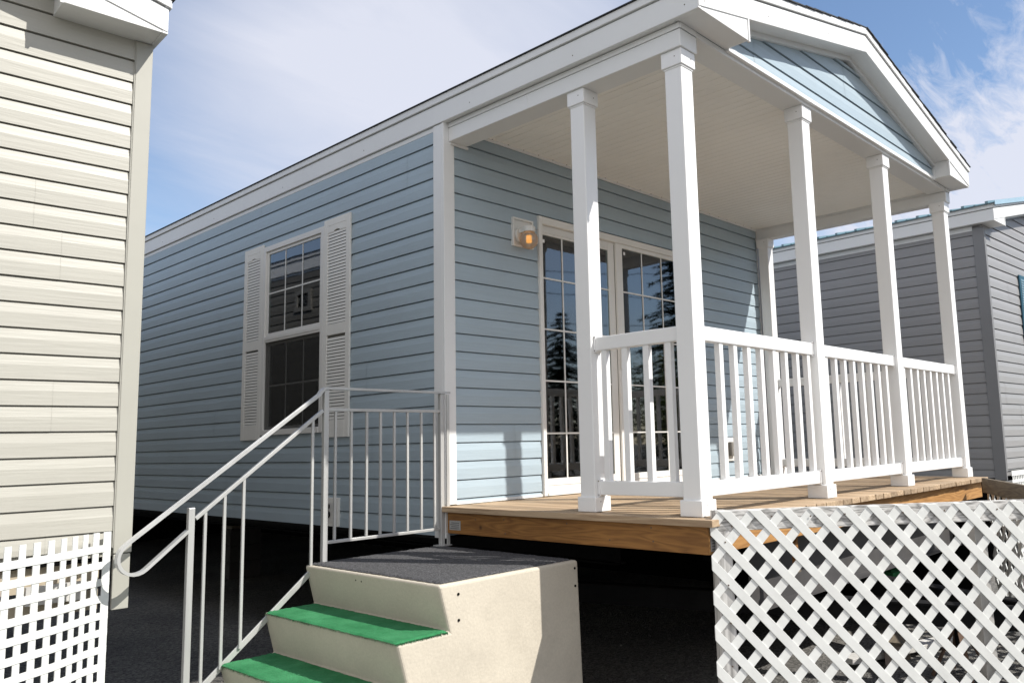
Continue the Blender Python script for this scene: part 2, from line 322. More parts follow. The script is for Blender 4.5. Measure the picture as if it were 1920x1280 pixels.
# ------------------------------------------------------------------ siding
def siding(mb, axis, fixed, sgn, regions, h, zref, holes=(), flat=False):
    """axis 'x': wall spans x at y=fixed, 'y': spans y at x=fixed; sgn = outward sign. regions: (z0,z1,fn(z)->(s0,s1))"""
    prof = [(0, .0150), (.56*h, .0140), (.61*h, .0130), (h-.0078, .0072), (h-.0078, -.009), (h-.0005, -.009)]
    if flat: prof = [(0, .0135), (.55*h, .0120), (.60*h, .0108), (h-.0062, .0035), (h-.0062, -.009), (h-.0005, -.009)]
    srnd = random.Random(int(abs(fixed)*97+abs(zref)*1000)+len(regions)); seams = {}
    for z0, z1, fn in regions:
        k0 = math.floor((z0-zref)/h)-1; k1 = math.ceil((z1-zref)/h)+1
        pl = []
        for k in range(k0, k1):
            pl += [(zref+k*h+a, o) for a, o in prof]
        cuts = [z0, z1]+[z for H in holes for z in (H[2], H[3])]
        for (za, oa), (zb, ob) in zip(pl, pl[1:]):
            if zb <= z0 or za >= z1: continue
            segs = [za]+sorted(c for c in cuts if za < c < zb)+[zb]
            for a, b in zip(segs, segs[1:]):
                if b <= z0+1e-9 or a >= z1-1e-9: continue
                fa = oa+(ob-oa)*((a-za)/(zb-za) if zb > za else 0); fb = oa+(ob-oa)*((b-za)/(zb-za) if zb > za else 1)
                if zb == za: fa, fb = oa, ob
                sa, sb = fn(a); sc, sd = fn(b)
                if sb-sa < .004: continue
                zm = (a+b)/2
                spans = [(sa, sb, sc, sd)]
                for H in holes:
                    if H[2] < zm < H[3]:
                        ns = []
                        for (p, q, p2, q2) in spans:
                            if H[0] > p and H[1] < q: ns += [(p, H[0], p2, H[0]), (H[1], q, H[1], q2)]
                            else: ns.append((p, q, p2, q2))
                        spans = ns
                kk = math.floor((zm-zref)/h/2.0)
                if kk not in seams: o0 = srnd.uniform(0, 3.6); seams[kk] = [o0+3.6*t_ for t_ in range(-4, 6)]
                sp2 = []
                for (p, q, p2, q2) in spans:
                    cs = [c for c in seams[kk] if max(p, p2)+.06 < c < min(q, q2)-.06]
                    e = [(p, p2)]+[(c, c) for c in cs]+[(q, q2)]
                    for i_, (L_, R_) in enumerate(zip(e, e[1:])):
                        dr_ = .0011 if sum(1 for c in seams[kk] if c <= L_[0]+1e-6) % 2 else 0.0
                        sp2.append((L_[0]+(.0008 if i_ else 0), R_[0], L_[1]+(.0008 if i_ else 0), R_[1], dr_))
                for (p, q, p2, q2, dr_) in sp2:
                    ya = fixed+sgn*(fa+dr_); yb = fixed+sgn*(fb+dr_)
                    if axis == 'x': V = [(p, ya, a), (q, ya, a), (q2, yb, b), (p2, yb, b)]
                    else: V = [(ya, p, a), (ya, q, a), (yb, q2, b), (yb, p2, b)]
                    flip = (axis == 'x') == (sgn > 0)
                    mb.add(V, [(3, 2, 1, 0) if flip else (0, 1, 2, 3)])
    return mb
const = lambda a, b: (lambda z: (a, b))

def backing(mb, axis, fixed, sgn, a, b, z0, z1, holes=(), off=-.012):
    """plain sheathing sheet just behind the siding, with the same holes"""
    xs = sorted({a, b, *[h[0] for h in holes], *[h[1] for h in holes]}); zs = sorted({z0, z1, *[h[2] for h in holes if z0 < h[2] < z1], *[h[3] for h in holes if z0 < h[3] < z1]})
    y = fixed+sgn*off
    for p, q in zip(xs, xs[1:]):
        for c, d in zip(zs, zs[1:]):
            if any(h[0] <= p and q <= h[1] and h[2] <= c+1e-6 and d <= h[3]+1e-6 for h in holes): continue
            V = [(p, y, c), (q, y, c), (q, y, d), (p, y, d)] if axis == 'x' else [(y, p, c), (y, q, c), (y, q, d), (y, p, d)]
            mb.add(V, [(0, 1, 2, 3)])
    return mb

def roof_trim(root, xa, xb, yr, yw, yb, zb, s, ret, ztop=.175, rmat=SHINGLE, wmat=WHITE, metal=False, z_ret=None, nocornerbox=False):
    xm = (xa+xb)/2; zr = z_ret if z_ret is not None else zb-.01; W = xm-xa
    for sg, x0 in ((1, xa), (-1, xb)):
        X = lambda d: x0+sg*d
        rb = MB()
        rb.prism([(X(.0015), zb), (X(W), zb+s*W), (X(W), zb+s*W+ztop-.052), (X(.0015), zb+ztop-.052)], 'y', yr, yr+.028)
        rb.build('rake_board', wmat, root, bevel=.003)
        rs = MB(); rs.prism([(X(-.006), zb+ztop-.047), (X(W), zb+s*W+ztop-.047), (X(W), zb+s*W+ztop), (X(-.006), zb+ztop)], 'y', yr-.012, yr+.02)
        rs.build('rake_drip_edge', wmat, root, bevel=.003)
        # eave return box under the rake
        er = MB(); er.prism([(X(.0285), zr+.0012), (X(ret), zr+.0012), (X(ret), zb+s*ret+.01), (X(.0285), zb+.01)], 'y', yr+.006, yw)
        e = er.build('eave_return', wmat, root, bevel=.003)
        j = MB(); j.box(X(ret-.004), X(ret+.010), yr+.001, yr+.014, zr-.004, zb+s*ret+.004)
        j.build('return_edge_strip', wmat, e)
        # soffit of the rake overhang
        so_ = MB(); so_.prism([(X(ret-.01), zb+s*(ret-.01)+.012), (X(W), zb+s*W+.012), (X(W), zb+s*W+.03), (X(ret-.01), zb+s*(ret-.01)+.03)], 'y', yr+.02, yw)
        so_.prism([(X(ret), zb+s*ret-.022), (X(W), zb+s*W-.022), (X(W), zb+s*W+.012), (X(ret), zb+s*ret+.012)], 'y', yw-.035, yw)
        so_.build('rake_soffit', wmat, root)
        # eave fascia along the side
        fa = MB(); fa.box(X(0), X(.028), yr+.004, yb, zr, zb+ztop-.0535); fa.build('eave_fascia', wmat, root, bevel=.003)
        fs_ = MB(); fs_.box(X(-.012), X(.02), yr-.006, yb, zb+ztop-.047, zb+ztop-.001); fs_.build('fascia_drip_edge', wmat, root, bevel=.003)
        sf = MB(); sf.box(X(.028), X(.16), yw+.002, yb, zr+.004, zr+.02); sf.build('eave_soffit', wmat, root)
    # roof planes
    for sg, x0 in ((1, xa), (-1, xb)):
        X = lambda d: x0+sg*d
        L = math.hypot(W, s*W); rf = MB()
        if not metal:
            n = 18
            for i in range(n):
                d0 = -.022+i*(W+.022)/n; d1 = d0+(W+.028)/n*1.18
                if i == n-1: d1 = W
                z0 = zb+ztop+.001+s*d0+.003; t = .006
                jit = random.uniform(-.004, .004)
                y0 = yr-.020+jit
                rf.prism([(X(d0), z0), (X(d1), z0+s*(d1-d0)-.006), (X(d1), z0+s*(d1-d0)+.001), (X(d0), z0+t)], 'y', y0, yb+.03)
            rf.box(X(W-.12), X(W), yr-.034, yb+.03, zb+ztop+s*(W-.12)+.018, zb+ztop+s*W+.006) if False else None
        else:
            rf.prism([(X(-.04), zb+ztop+.004-s*.04), (X(W), zb+ztop+.004+s*W), (X(W), zb+ztop+.014+s*W), (X(-.04), zb+ztop+.014-s*.04)], 'y', yr-.03, yb+.03)
            y = yr+.05
            while y < yb:
                for dy, hh, ww in ((0, .026, .032), (.125, .010, .02)):
                    rf.prism([(X(-.045), zb+ztop+.012-s*.045), (X(W), zb+ztop+.012+s*W), (X(W), zb+ztop+.012+hh+s*W), (X(-.045), zb+ztop+.012+hh-s*.045)], 'y', y+dy-ww/2, y+dy+ww/2)
                y += .25
        rf.build('roof_plane', rmat, root)
    if metal:
        for sg, x0 in ((1, xa), (-1, xb)):
            X = lambda d: x0+sg*d
            t = MB(); t.prism([(X(-.045), zb+ztop-.03), (X(W), zb+s*W+ztop-.03), (X(W), zb+s*W+ztop+.03), (X(-.045), zb+ztop+.03-s*.045)], 'y', yr-.036, yr-.031)
            t.build('metal_rake_flashing', mat("pale_teal_flashing", (.30, .43, .52), .4, .05) if 'pale_teal_flashing' not in bpy.data.materials else bpy.data.materials['pale_teal_flashing'], root)

# ================================================================== BLUE HOME
home = thing('blue_park_home', 'pale blue vinyl-sided home with white trim, covered corner porch and gabled front', 'house', (2.1, 4.0, GZ))
XL, XR, YB = 0.0, 4.13, 11.0
ZW0 = -.187; HS = .1176
WIN = (1.44, 2.41, .50, 2.10)
SH_L = (1.075, 1.438, .46, 2.135); SH_R = (2.412, 2.75, .465, 2.128)
s1 = MB(); holesS = [WIN]
siding(s1, 'y', 0.0, -1, [(ZW0, 2.492, const(.092, YB-.09))], HS, ZW0, holesS)
backing(s1, 'y', 0.0, -1, .02, YB, ZW0, 2.6, holesS, off=-.014)
s1.build('side_wall_siding', BLUE, home, fix=False)
DOOR = (.872, 2.745, -.02, 2.04)
s2 = MB(); siding(s2, 'x', 0.0, -1, [(.012, 2.512, const(.072, XR-.045))], .1187, .040, [DOOR])
backing(s2, 'x', 0.0, -1, .02, XR, ZW0, 2.6, [DOOR], off=-.014)
s2.build('porch_wall_siding', BLUE, home, fix=False)
# right and rear walls (plain siding)
s3 = MB(); siding(s3, 'y', XR, 1, [(ZW0, 2.5, const(.02, YB-.02))], HS, ZW0); backing(s3, 'y', XR, 1, .02, YB, ZW0, 2.6, off=-.014)
s3.build('far_side_siding', BLUE, home, fix=False)
s4 = MB(); siding(s4, 'x', YB, 1, [(ZW0, 2.5, const(.02, XR-.02))], HS, ZW0); backing(s4, 'x', YB, 1, .0, XR, ZW0, 2.6, off=-.014)
s4.add([(0, YB-.01, 2.6), (XR, YB-.01, 2.6), (XR/2, YB-.01, 3.15)], [(0, 1, 2)])
s4.build('rear_wall_siding', BLUE, home, fix=False)
# corner trims
ct = MB(); ct.box(-.022, .068, -.022, .0, .005, 2.60) ; ct.box(-.022, .0, .0, .086, ZW0-.012, 2.515); ct.box(-.022, .002, -.021, .0, ZW0-.012, .004)
ct.build('corner_trim', WHITE, home, bevel=.004)
jt = MB(); jt.box(-.019, .0, .087, .0905, ZW0-.01, 2.515); jt.box(.069, .0725, -.018, 0, .006, 2.5)
jt.build('siding_channel', WHITE, home)
for x0, y0 in ((XR, YB), (0, YB)):
    t = MB(); sx = 1 if x0 else -1
    t.box(x0, x0+sx*.02, y0-.09, y0+.02, ZW0-.01, 2.52); t.box(x0-sx*.09, x0, y0, y0+.02, ZW0-.01, 2.52); t.build('corner_trim', WHITE, home, bevel=.003)
t = MB(); t.box(XR-.045, XR+.02, -.02, 0, 0.005, 2.5); t.box(XR, XR+.02, 0, .09, ZW0-.01, 2.52); t.build('corner_trim', WHITE, home, bevel=.003)
# base starter strip along porch wall, frieze boards
t = MB(); t.box(.0725, XR-.046, -.017, .0, .003, .020); t.build('base_strip', WHITE, home)
t = MB(); t.box(-.014, .0, .087, YB, 2.483, 2.5155); t.build('frieze_board', WHITE, home, bevel=.003)
t = MB(); t.box(-.004, .0, .0, YB, ZW0-.02, ZW0-.001); t.build('bottom_skirt_flashing', STEEL, home)
# floor, belly, chassis
t = MB(); t.box(.02, XR-.02, .02, YB-.02, ZW0-.02, -.03); t.build('floor_belly', BLACKB, home)
for x in (1.35, 3.15):
    t = MB(); t.box(x-.006, x+.006, -.3, YB, ZW0-.30, ZW0-.02); t.box(x-.06, x+.06, -.3, YB, ZW0-.312, ZW0-.30); t.box(x-.06, x+.06, -.3, YB, ZW0-.036, ZW0-.024)
    t.build('chassis_beam', STEEL, home)
YF = -1.70
t = MB(); t.box(.75, 4.15, YF-.012, YF, -.555, -.175); t.box(.75, 4.15, YF-.085, YF-.0125, -.562, -.548); t.box(.75, 4.15, YF-.085, YF-.0125, -.19, -.178)
t.build('chassis_cross_member', mat("grey_painted_steel", (.06, .058, .06), .55, .2, 4, dirt=.25), home)
t = MB(); t.box(1.05, 4.1, -.9, -.85, -.30, -.2); t.build('chassis_cross_member', RUST, home)
for k, x in enumerate((0.95, 3.2)):
    t = MB(); t.bar((x, .2, -.66), (2.08, -3.0, -.70), .06, .13); t.bar((x, .2, -.60), (2.08, -3.0, -.64), .11, .012)
    t.build('tongue_beam', STEEL, home)
t = MB(); t.box(2.0, 2.16, -3.12, -2.9, -.80, -.60); t.tube([(2.08, -3.05, -.62), (2.08, -3.05, -.56)], .04, 14); t.build('hitch_coupler', RUST, home, bevel=.01)
t = MB(); t.box(XR-.03, XR-.015, -1.9, YB, GZ, ZW0-.02); t.box(.1, XR, YB-.05, YB-.03, GZ, ZW0-.02); t.build('under_home_light_block', BLACKB, home)  # black closing panels added to keep light out from under the home
# ---------- roof
roof_trim(home, -.03, 4.25, -2.055, -1.90, YB+.12, 2.529, .235, .495, z_ret=2.519)
# rear gable closing trim, gable siding
gs = MB()
XA, XB, ZB0, SL = -.03, 4.25, 2.529, .235
def gspan(z):
    d = (z-(ZB0-.022))/SL
    return (max(XA+d, XA+.50), min(XB-d, XB-.50))
siding(gs, 'x', -1.90, -1, [(2.535, 2.98, gspan)], .1176, 2.488)
gs.add([(-.0, -1.885, 2.52), (4.2, -1.885, 2.52), (4.2, -1.885, 2.58), (2.11, -1.885, 3.05), (0, -1.885, 2.58)], [(0, 1, 2, 3, 4)])
gs.build('gable_siding', BLUE, home, fix=False)
t = MB(); t.box(.468, 3.752, -1.924, -1.888, 2.507, 2.535); t.box(.462, .474, -1.926, -1.90, 2.507, 2.60); t.box(3.746, 3.758, -1.926, -1.90, 2.507, 2.60)
t.build('gable_base_trim', WHITE, home, bevel=.003)
# ---------- porch beams and ceiling
def beam(x0, x1, sg):
    o = MB(); o.box(x0, x1, -1.9, -.022, 2.392, 2.487)
    b = o.build('porch_side_beam', WHITE, home, bevel=.004)
    o = MB(); xo = x0 if sg < 0 else x1
    o.box(xo-(.004 if sg < 0 else -.004), (x1 if sg < 0 else x0)+(-.002 if sg < 0 else .002), -1.898, -.024, 2.489, 2.5185); o.box(x0+.002, x1-.002, -1.904, -1.85, 2.489, 2.5185)
    o.build('beam_upper_strip', WHITE, b)
    for yy in (-.78, ):
        s_ = MB(); s_.box(xo-(.0015 if sg < 0 else -.0015), xo+.0, yy, yy+.006, 2.395, 2.484); s_.build('beam_joint_strip', WHITE, b)
beam(.022, .175, -1); beam(4.082, 4.188, 1)
t = MB(); t.box(.176, 4.081, -1.9, -1.745, 2.487, 2.5205); t.build('porch_header', WHITE, home, bevel=.003)
cg = MB(); n = 0; y0, y1 = -1.744, -.016; x = .176; step = .0775
while x < 4.08:
    x2 = min(x+step, 4.081); zc_ = 2.508
    P = [(x, zc_+.0045), (x+.003, zc_), (x2-.004, zc_), (x2-.0012, zc_+.0045), (x2, zc_+.0045)]
    for (a, za), (b, zb_) in zip(P, P[1:]): cg.add([(a, y0, za), (b, y0, zb_), (b, y1, zb_), (a, y1, za)], [(3, 2, 1, 0)])
    x = x2
cg.build('porch_ceiling', CEIL, home, fix=False)
t = MB(); t.box(.19, 4.08, -.030, -.0145, 2.489, 2.513); t.box(.03, .19, -.030, -.0145, 2.375, 2.3915); t.build('ceiling_edge_trim', WHITE, home, bevel=.002)
nl = MB()
x = .25
while x < 4.0: nl.box(x, x+.007, -.0325, -.0305, 2.505, 2.5115); x += .155
split_build(nl, 'trim_nail_head', NAIL, home)
nl = MB()
for y in (-1.97, -1.2, -.3, .9, 2.1, 3.4, 4.6): nl.tube([(-.0315, y, 2.565), (-.0295, y, 2.565)], .0035, 8)
for x, z in ((.02, 2.57), (.03, 2.66), (.7, 2.75), (1.5, 2.94), (2.7, 2.97), (3.5, 2.78), (4.15, 2.62)): nl.tube([(x, -2.0565, z), (x, -2.0545, z)], .0035, 8)
split_build(nl, 'fascia_nail', NAIL, home)
# ---------- deck
dk = MB(); x = -.05
while x < 4.19:
    x2 = min(x+BW-.006, 4.19); yj = random.uniform(-.004, .004)
    dk.box(x, x2, -2.0+yj, -.018, -.034, random.uniform(-.0015, .0)); x += BW
dko = dk.build('deck_boards', DECKW, home, bevel=.003)
t = MB(); t.box(-.016, .022, -1.952, -.003, -.165, -.035); t.build('deck_side_joist', JOISTW, home, bevel=.003)
t = MB(); t.box(.0225, 4.17, -1.952, -1.915, -.165, -.035); t.box(-.0155, .0218, -1.9545, -1.9525, -.164, -.036); t.build('deck_front_joist', JOISTX, home, bevel=.003)
t = MB()
for xx in (.6, 1.2, 1.8, 2.4, 3.0, 3.6, 4.1): t.box(xx, xx+.038, -1.914, -.02, -.16, -.036)
split_build(t, 'deck_inner_joist', PLANK, home)
def tag(x0, x1, y0, y1, z0, z1, ax):
    a = MB(); a.box(x0, x1, y0, y1, z0, z1); o = a.build('joist_tag', SCRP, home)
    b = MB(); 
    for k in range(4):
        zz = z0+.008+k*(z1-z0-.012)/4
        if ax == 'y': b.box(x0-.001, x0, y0+.012, y1-.008-.01*(k % 2), zz, zz+.004)
        else: b.box(x0+.008, x1-.008-.01*(k % 2), y0-.001, y0, zz, zz+.004)
    b.build('tag_printing', INK, o)
tag(-.0185, -.0165, -.16, -.055, -.142, -.085, 'y'); tag(-.005, .085, -1.9575, -1.9555, -.150, -.085, 'x')
nl = MB()
for yy, zz in ((-.55, -.06), (-.56, -.14), (-1.05, -.06), (-1.35, -.13), (-1.62, -.055), (-1.63, -.12), (-.3, -.07)): nl.tube([(-.0175, yy, zz), (-.0155, yy, zz)], .0045, 8)
split_build(nl, 'joist_nail_head', NAIL, home)
# ---------- posts
def make_post(x, y, caplo, caphi, s=.105, right=False):
    a = MB(); a.box(x, x+s, y, y+s, .06, caphi-.02); p = a.build('porch_post', POSTW, home, bevel=.005)
    k = .012
    b = MB(); b.box(x-k, x+s+k, y-k, y+s+k, 0.001, .080); b.build('post_base', POSTW, p, bevel=.004)
    c = MB(); c.box(x-k, x+s+k, y-k, y+s+k, caplo, caphi); c.box(x-k*.4, x+s+k*.4, y-k*.4, y+s+k*.4, caplo-.010, caplo)
    cp = c.build('post_cap', POSTW, p, bevel=.004)
    n_ = MB(); zc2 = (caplo+caphi)/2+.006; n_.tube([(x-k-.001, y+.03, zc2), (x-k+.001, y+.03, zc2)], .0032, 8); n_.tube([(x+.075, y-k-.001, zc2-.004), (x+.075, y-k+.001, zc2-.004)], .0032, 8)
    split_build(n_, 'cap_nail', NAIL, cp)
    n_ = MB(); n_.tube([(x+s*.3, y-k-.001, .055), (x+s*.3, y-k+.001, .055)], .003, 8); split_build(n_, 'base_nail', NAIL, p)
    return p
S = .105; PX0 = .048; YP = -1.879
make_post(PX0, YP, 2.306, 2.3915); make_post(PX0, -1.204, 2.306, 2.3915)
make_post(1.404, YP, 2.398, 2.4865); make_post(2.711, YP, 2.398, 2.4865); make_post(4.060, YP, 2.306, 2.3915)
make_post(4.060, -.155, 2.306, 2.3915)
# ---------- railings
def railing(ax, a, b, c, n, first, pitch):
    """ax 'x': runs along x from a to b at centre line y=c"""
    def bx(m, s0, s1, w, z0, z1, off=0):
        return m.box(s0, s1, c-w/2+off, c+w/2+off, z0, z1) if ax == 'x' else m.box(c-w/2+off, c+w/2+off, s0, s1, z0, z1)
    m = MB(); bx(m, a+.001, b-.001, .050, .872, .948); rail = m.build('porch_railing', POSTW, home, bevel=.006)
    m = MB(); bx(m, a+.001, b-.001, .046, .090, .165); m.build('bottom_rail', POSTW, rail, bevel=.005)
    for i in range(n):
        s_ = first+i*pitch; m = MB(); bx(m, s_, s_+.037, .033, .160, .875); m.build('baluster', POSTW, rail, bevel=.003)
    m = MB(); k = MB()
    for s0, s1 in ((a+.0005, a+.0135), (b-.0135, b-.0005)):
        for z0, z1 in ((.864, .956), (.082, .173)):
            bx(m, s0, s1, .060, z0, z1)
            for zz in (z0+.006, z1-.012):
                if ax == 'x': k.box(s0+.003, s0+.009, c-.0315, c-.0295, zz, zz+.006)
                else: k.box(c-.0315, c-.0295, s0+.003, s0+.009, zz, zz+.006)
    split_build(m, 'rail_bracket', POSTW, rail, bevel=.002); split_build(k, 'bracket_screw', NAIL, rail)
YC = YP+.0525
railing('x', PX0+S, 1.404, YC, 8, .339, .1425)
railing('x', 1.404+S, 2.711, YC, 8, 1.585, .1400)
railing('x', 2.711+S, 4.060, YC, 8, 2.905, .1430)
railing('y', YP+S, -1.204, PX0+.0525, 4, -1.712, .1435)
railing('y', YP+S, -.155, 4.1125, 10, -1.66, .143)
# ---------- side window
def window_side():
    y0, y1, z0, z1 = WIN
    m = MB(); fw = .045
    m.box(-.030, .03, y0, y0+fw, z0, z1); m.box(-.030, .03, y1-fw, y1, z0, z1); m.box(-.0295, .03, y0+fw, y1-fw, z1-fw, z1); m.box(-.0345, .03, y0+fw, y1-fw, z0, z0+fw)
    fr = m.build('window', FRAMEW, home, bevel=.003)
    zm = 1.302
    m = MB(); m.box(-.024, .0, y0+fw, y1-fw, zm-.028, zm+.022); m.box(-.029, -.0245, y0+fw, y1-fw, zm-.010, zm+.022)
    for za, zb_, xo in ((zm+.022, z1-fw, -.016), (z0+fw, zm-.028, .004)):
        m.box(xo, xo+.018, y0+fw, y0+fw+.03, za, zb_); m.box(xo, xo+.018, y1-fw-.03, y1-fw, za, zb_)
        m.box(xo, xo+.018, y0+fw+.03, y1-fw-.03, zb_-.026, zb_); m.box(xo, xo+.018, y0+fw+.03, y1-fw-.03, za, za+.026)
    m.build('sash', FRAMEW, fr, bevel=.002)
    ya, yb_ = y0+fw+.03, y1-fw-.03
    for za, zb_, xo in ((zm+.048, z1-fw-.026, -.008), (z0+fw+.026, zm-.054, .012)):
        m = MB(); m.box(xo, xo+.004, ya, yb_, za, zb_); m.build('glass_pane', GLASS, fr)
        m = MB()
        for t_ in (1/3, 2/3): yy = ya+(yb_-ya)*t_; m.box(xo-.003, xo-.0005, yy-.0055, yy+.0055, za, zb_)
        zz = (za+zb_)/2; m.box(xo-.0034, xo-.0031, ya, yb_, zz-.0055, zz+.0055); m.build('muntin', FRAMEW, fr)
    # insect screen in front of lower sash: fine opaque-ish mesh
    sc = bpy.data.materials.get('screen_mesh')
    if not sc:
        sc = bpy.data.materials.new('screen_mesh'); sc.use_nodes = True; nt = sc.node_tree; nt.nodes.clear()
        o = N(nt, 'ShaderNodeOutputMaterial'); mx = N(nt, 'ShaderNodeMixShader'); tr = N(nt, 'ShaderNodeBsdfTransparent'); d = N(nt, 'ShaderNodeBsdfDiffuse'); d.inputs[0].default_value = (.05, .05, .048, 1)
        mx.inputs[0].default_value = .66; nt.links.new(tr.outputs[0], mx.inputs[1]); nt.links.new(d.outputs[0], mx.inputs[2]); nt.links.new(mx.outputs[0], o.inputs[0])
    m = MB(); m.add([(-.012, y0+fw, z0+fw), (-.012, y1-fw, z0+fw), (-.012, y1-fw, zm-.03), (-.012, y0+fw, zm-.03)], [(0, 1, 2, 3)]); m.build('insect_screen', sc, fr)
    m = MB(); z = z0+fw
    while z < z1-.06:
        m.add([(.050, ya-.02, z), (.050, yb_+.02, z), (.068, yb_+.02, z+.016), (.068, ya-.02, z+.016)], [(0, 1, 2, 3)]); z += .022
    m.build('window_blind', BLIND, fr)
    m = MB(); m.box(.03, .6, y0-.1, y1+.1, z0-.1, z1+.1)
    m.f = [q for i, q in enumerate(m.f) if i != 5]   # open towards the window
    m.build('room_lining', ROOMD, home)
window_side()
def shutter(y0, y1, z0, z1):
    m = MB(); x0, x1 = -.030, -.0145; st = .055; zt = z0+.13; zmid = (z0+z1)/2-.07; zh = z1-.11
    m.box(x0, x1, y0, y0+st, z0, z1); m.box(x0, x1, y1-st, y1, z0, z1)
    m.box(x0, x1, y0+st, y1-st, z0, zt); m.box(x0, x1, y0+st, y1-st, zmid, zmid+.085); m.box(x0, x1, y0+st, y1-st, zh+.055, z1)
    # arched head of the upper louvre field
    ym = (y0+y1)/2; hw = (y1-y0)/2-st
    pts = [(ym-hw, zh+.055), (ym-hw, zh)]+[(ym+hw*.34*-math.cos(math.pi*i/10), zh+.0+.014*math.sin(math.pi*i/10)) for i in range(11)]+[(ym+hw, zh), (ym+hw, zh+.055)]
    m.prism(pts, 'x', x0, x1)
    sh = m.build('shutter', SHUT, home, bevel=.003)
    l = MB()
    for za, zb_ in ((zt, zmid), (zmid+.085, zh+.02)):
        z = za+.004
        while z < zb_-.02:
            l.add([(x0+.002, y0+st-.002, z), (x0+.002, y1-st+.002, z), (x0+.0045, y1-st+.002, z+.0190), (x0+.0045, y0+st-.002, z+.0190),
                   (x0+.010, y0+st-.002, z), (x0+.010, y1-st+.002, z)], [(0, 1, 2, 3), (0, 4, 5, 1)]); z += .0247
    l.build('louvre_field', SHUT, sh, fix=False)
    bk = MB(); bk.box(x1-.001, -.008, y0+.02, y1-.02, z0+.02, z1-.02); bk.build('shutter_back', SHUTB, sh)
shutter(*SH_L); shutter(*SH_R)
# water hookup panel low on the side wall
m = MB(); m.box(-.034, -.010, 1.195, 1.385, -.185, .022); hk = m.build('water_hookup_panel', SHUT, home, bevel=.004)
m = MB(); m.box(-.037, -.0342, 1.222, 1.36, -.155, -.010); m.build('panel_recess', FRAMEW, hk)
m = MB(); m.tube([(-.038, 1.31, -.04), (-.075, 1.31, -.045)], .017, 12); m.tube([(-.07, 1.31, -.045), (-.082, 1.31, -.085)], .014, 12); m.tube([(-.06, 1.278, -.03), (-.06, 1.342, -.03)], .008, 8)
m.tube([(-.038, 1.31, -.10), (-.05, 1.31, -.10)], .024, 14); m.build('faucet', STEEL, hk, smooth=True)
# ---------- sliding door
def sliding_door():
    x0, x1, z0, z1 = .86, 2.755, .004, 2.044
    m = MB(); m.box(x0, x0+.036, -.034, .05, z0, z1); m.box(x1-.036, x1, -.034, .05, z0, z1); m.box(x0+.036, x1-.036, -.033, .05, z1-.055, z1); m.box(x0+.036, x1-.036, -.040, .05, z0, .028)
    fr = m.build('sliding_door', FRAMEW, home, bevel=.004)
    panels = [(.898, 1.765, .0, (.918, 1.690)), (1.765, 2.717, -.022, (1.845, 2.672))]
    for i, (a, b, yo, (ga, gb)) in enumerate(panels):
        gz0, gz1 = (.123, 1.918) if i == 0 else (.123, 1.955)
        p = MB(); p.box(a, ga, yo, yo+.02, .029, z1-.056); p.box(gb, b, yo, yo+.02, .029, z1-.056)
        p.box(ga, gb, yo+.0008, yo+.0192, .029, gz0); p.box(ga, gb, yo+.0008, yo+.0192, gz1, z1-.056)
        if i == 0: p.box(ga, gb, yo-.006, yo+.0005, gz1+.016, gz1+.028)
        p.box(ga, gb, yo-.004, yo+.0005, .075, .083)
        p.build('door_panel_frame', FRAMEW, fr, bevel=.003)
        g_ = MB(); g_.box(ga, gb, yo+.009, yo+.013, gz0, gz1); g_.build('glass_pane', GLASS, fr)
        mt = MB(); cols = (1.144, 1.405) if i == 0 else (2.113, 2.392)
        for c in cols: mt.box(c-.006, c+.006, yo+.004, yo+.0075, gz0, gz1)
        for z in (1.589, 1.207, .827, .446): mt.box(ga, gb, yo+.003, yo+.0038, z-.006, z+.006)
        mt.build('muntin', FRAMEW, fr)
    m = MB(); m.box(1.772, 1.792, -.046, -.022, .95, 1.12); m.build('door_handle', FRAMEW, fr, bevel=.004)
    m = MB(); m.box(.925, .945, -.004, .0, 1.855, 1.88); m.box(1.86, 1.88, -.026, -.0222, 1.90, 1.925); split_build(m, 'glass_bumper', POSTW, fr)
    # pleated curtains inside
    for xa_, xb_, dy in ((.93, 1.22, .20), (2.0, 2.70, .16)):
        pts = []; n = int((xb_-xa_)/.012)
        for k in range(n+1): pts.append((xa_+(xb_-xa_)*k/n, dy+.02*math.sin(k*1.15)+.008*math.sin(k*.37)))
        c = MB()
        for (p, q), (p2, q2) in zip(pts, pts[1:]): c.add([(p, q, .04), (p2, q2, .04), (p2, q2, 1.98), (p, q, 1.98)], [(0, 1, 2, 3)])
        c.build('curtain', CURT, fr, smooth=True, fix=False)
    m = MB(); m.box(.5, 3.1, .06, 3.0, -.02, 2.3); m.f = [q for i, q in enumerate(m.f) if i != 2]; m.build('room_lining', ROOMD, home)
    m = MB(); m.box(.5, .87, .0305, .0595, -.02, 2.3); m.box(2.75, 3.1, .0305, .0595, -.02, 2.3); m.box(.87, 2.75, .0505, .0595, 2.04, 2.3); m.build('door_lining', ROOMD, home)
sliding_door()
# ---------- wall lamp
m = MB(); m.box(.597, .802, -.019, -.006, 1.775, 1.985); lp = m.build('wall_lamp', FRAMEW, home, bevel=.003)
m = MB(); m.box(.597, .802, -.034, -.0195, 1.775, 1.789); m.box(.597, .802, -.034, -.0195, 1.971, 1.985); m.box(.597, .611, -.0335, -.0195, 1.789, 1.971); m.box(.788, .802, -.0335, -.0195, 1.789, 1.971); m.build('lamp_surround', FRAMEW, lp, bevel=.002)
m = MB(); m.box(.640, .700, -.155, -.0195, 1.868, 1.902); m.tube([(.668, -.118, 1.905), (.668, -.118, 1.865)], .045, 20); m.tube([(.668, -.02, 1.86), (.668, -.05, 1.86)], .055, 20); m.build('lamp_arm', FRAMEW, lp, bevel=.003)
m = MB(); m.sphere((.668, -.118, 1.808), .066, 32, 20); m.build('glass_globe', GLOBEG, lp, smooth=True)
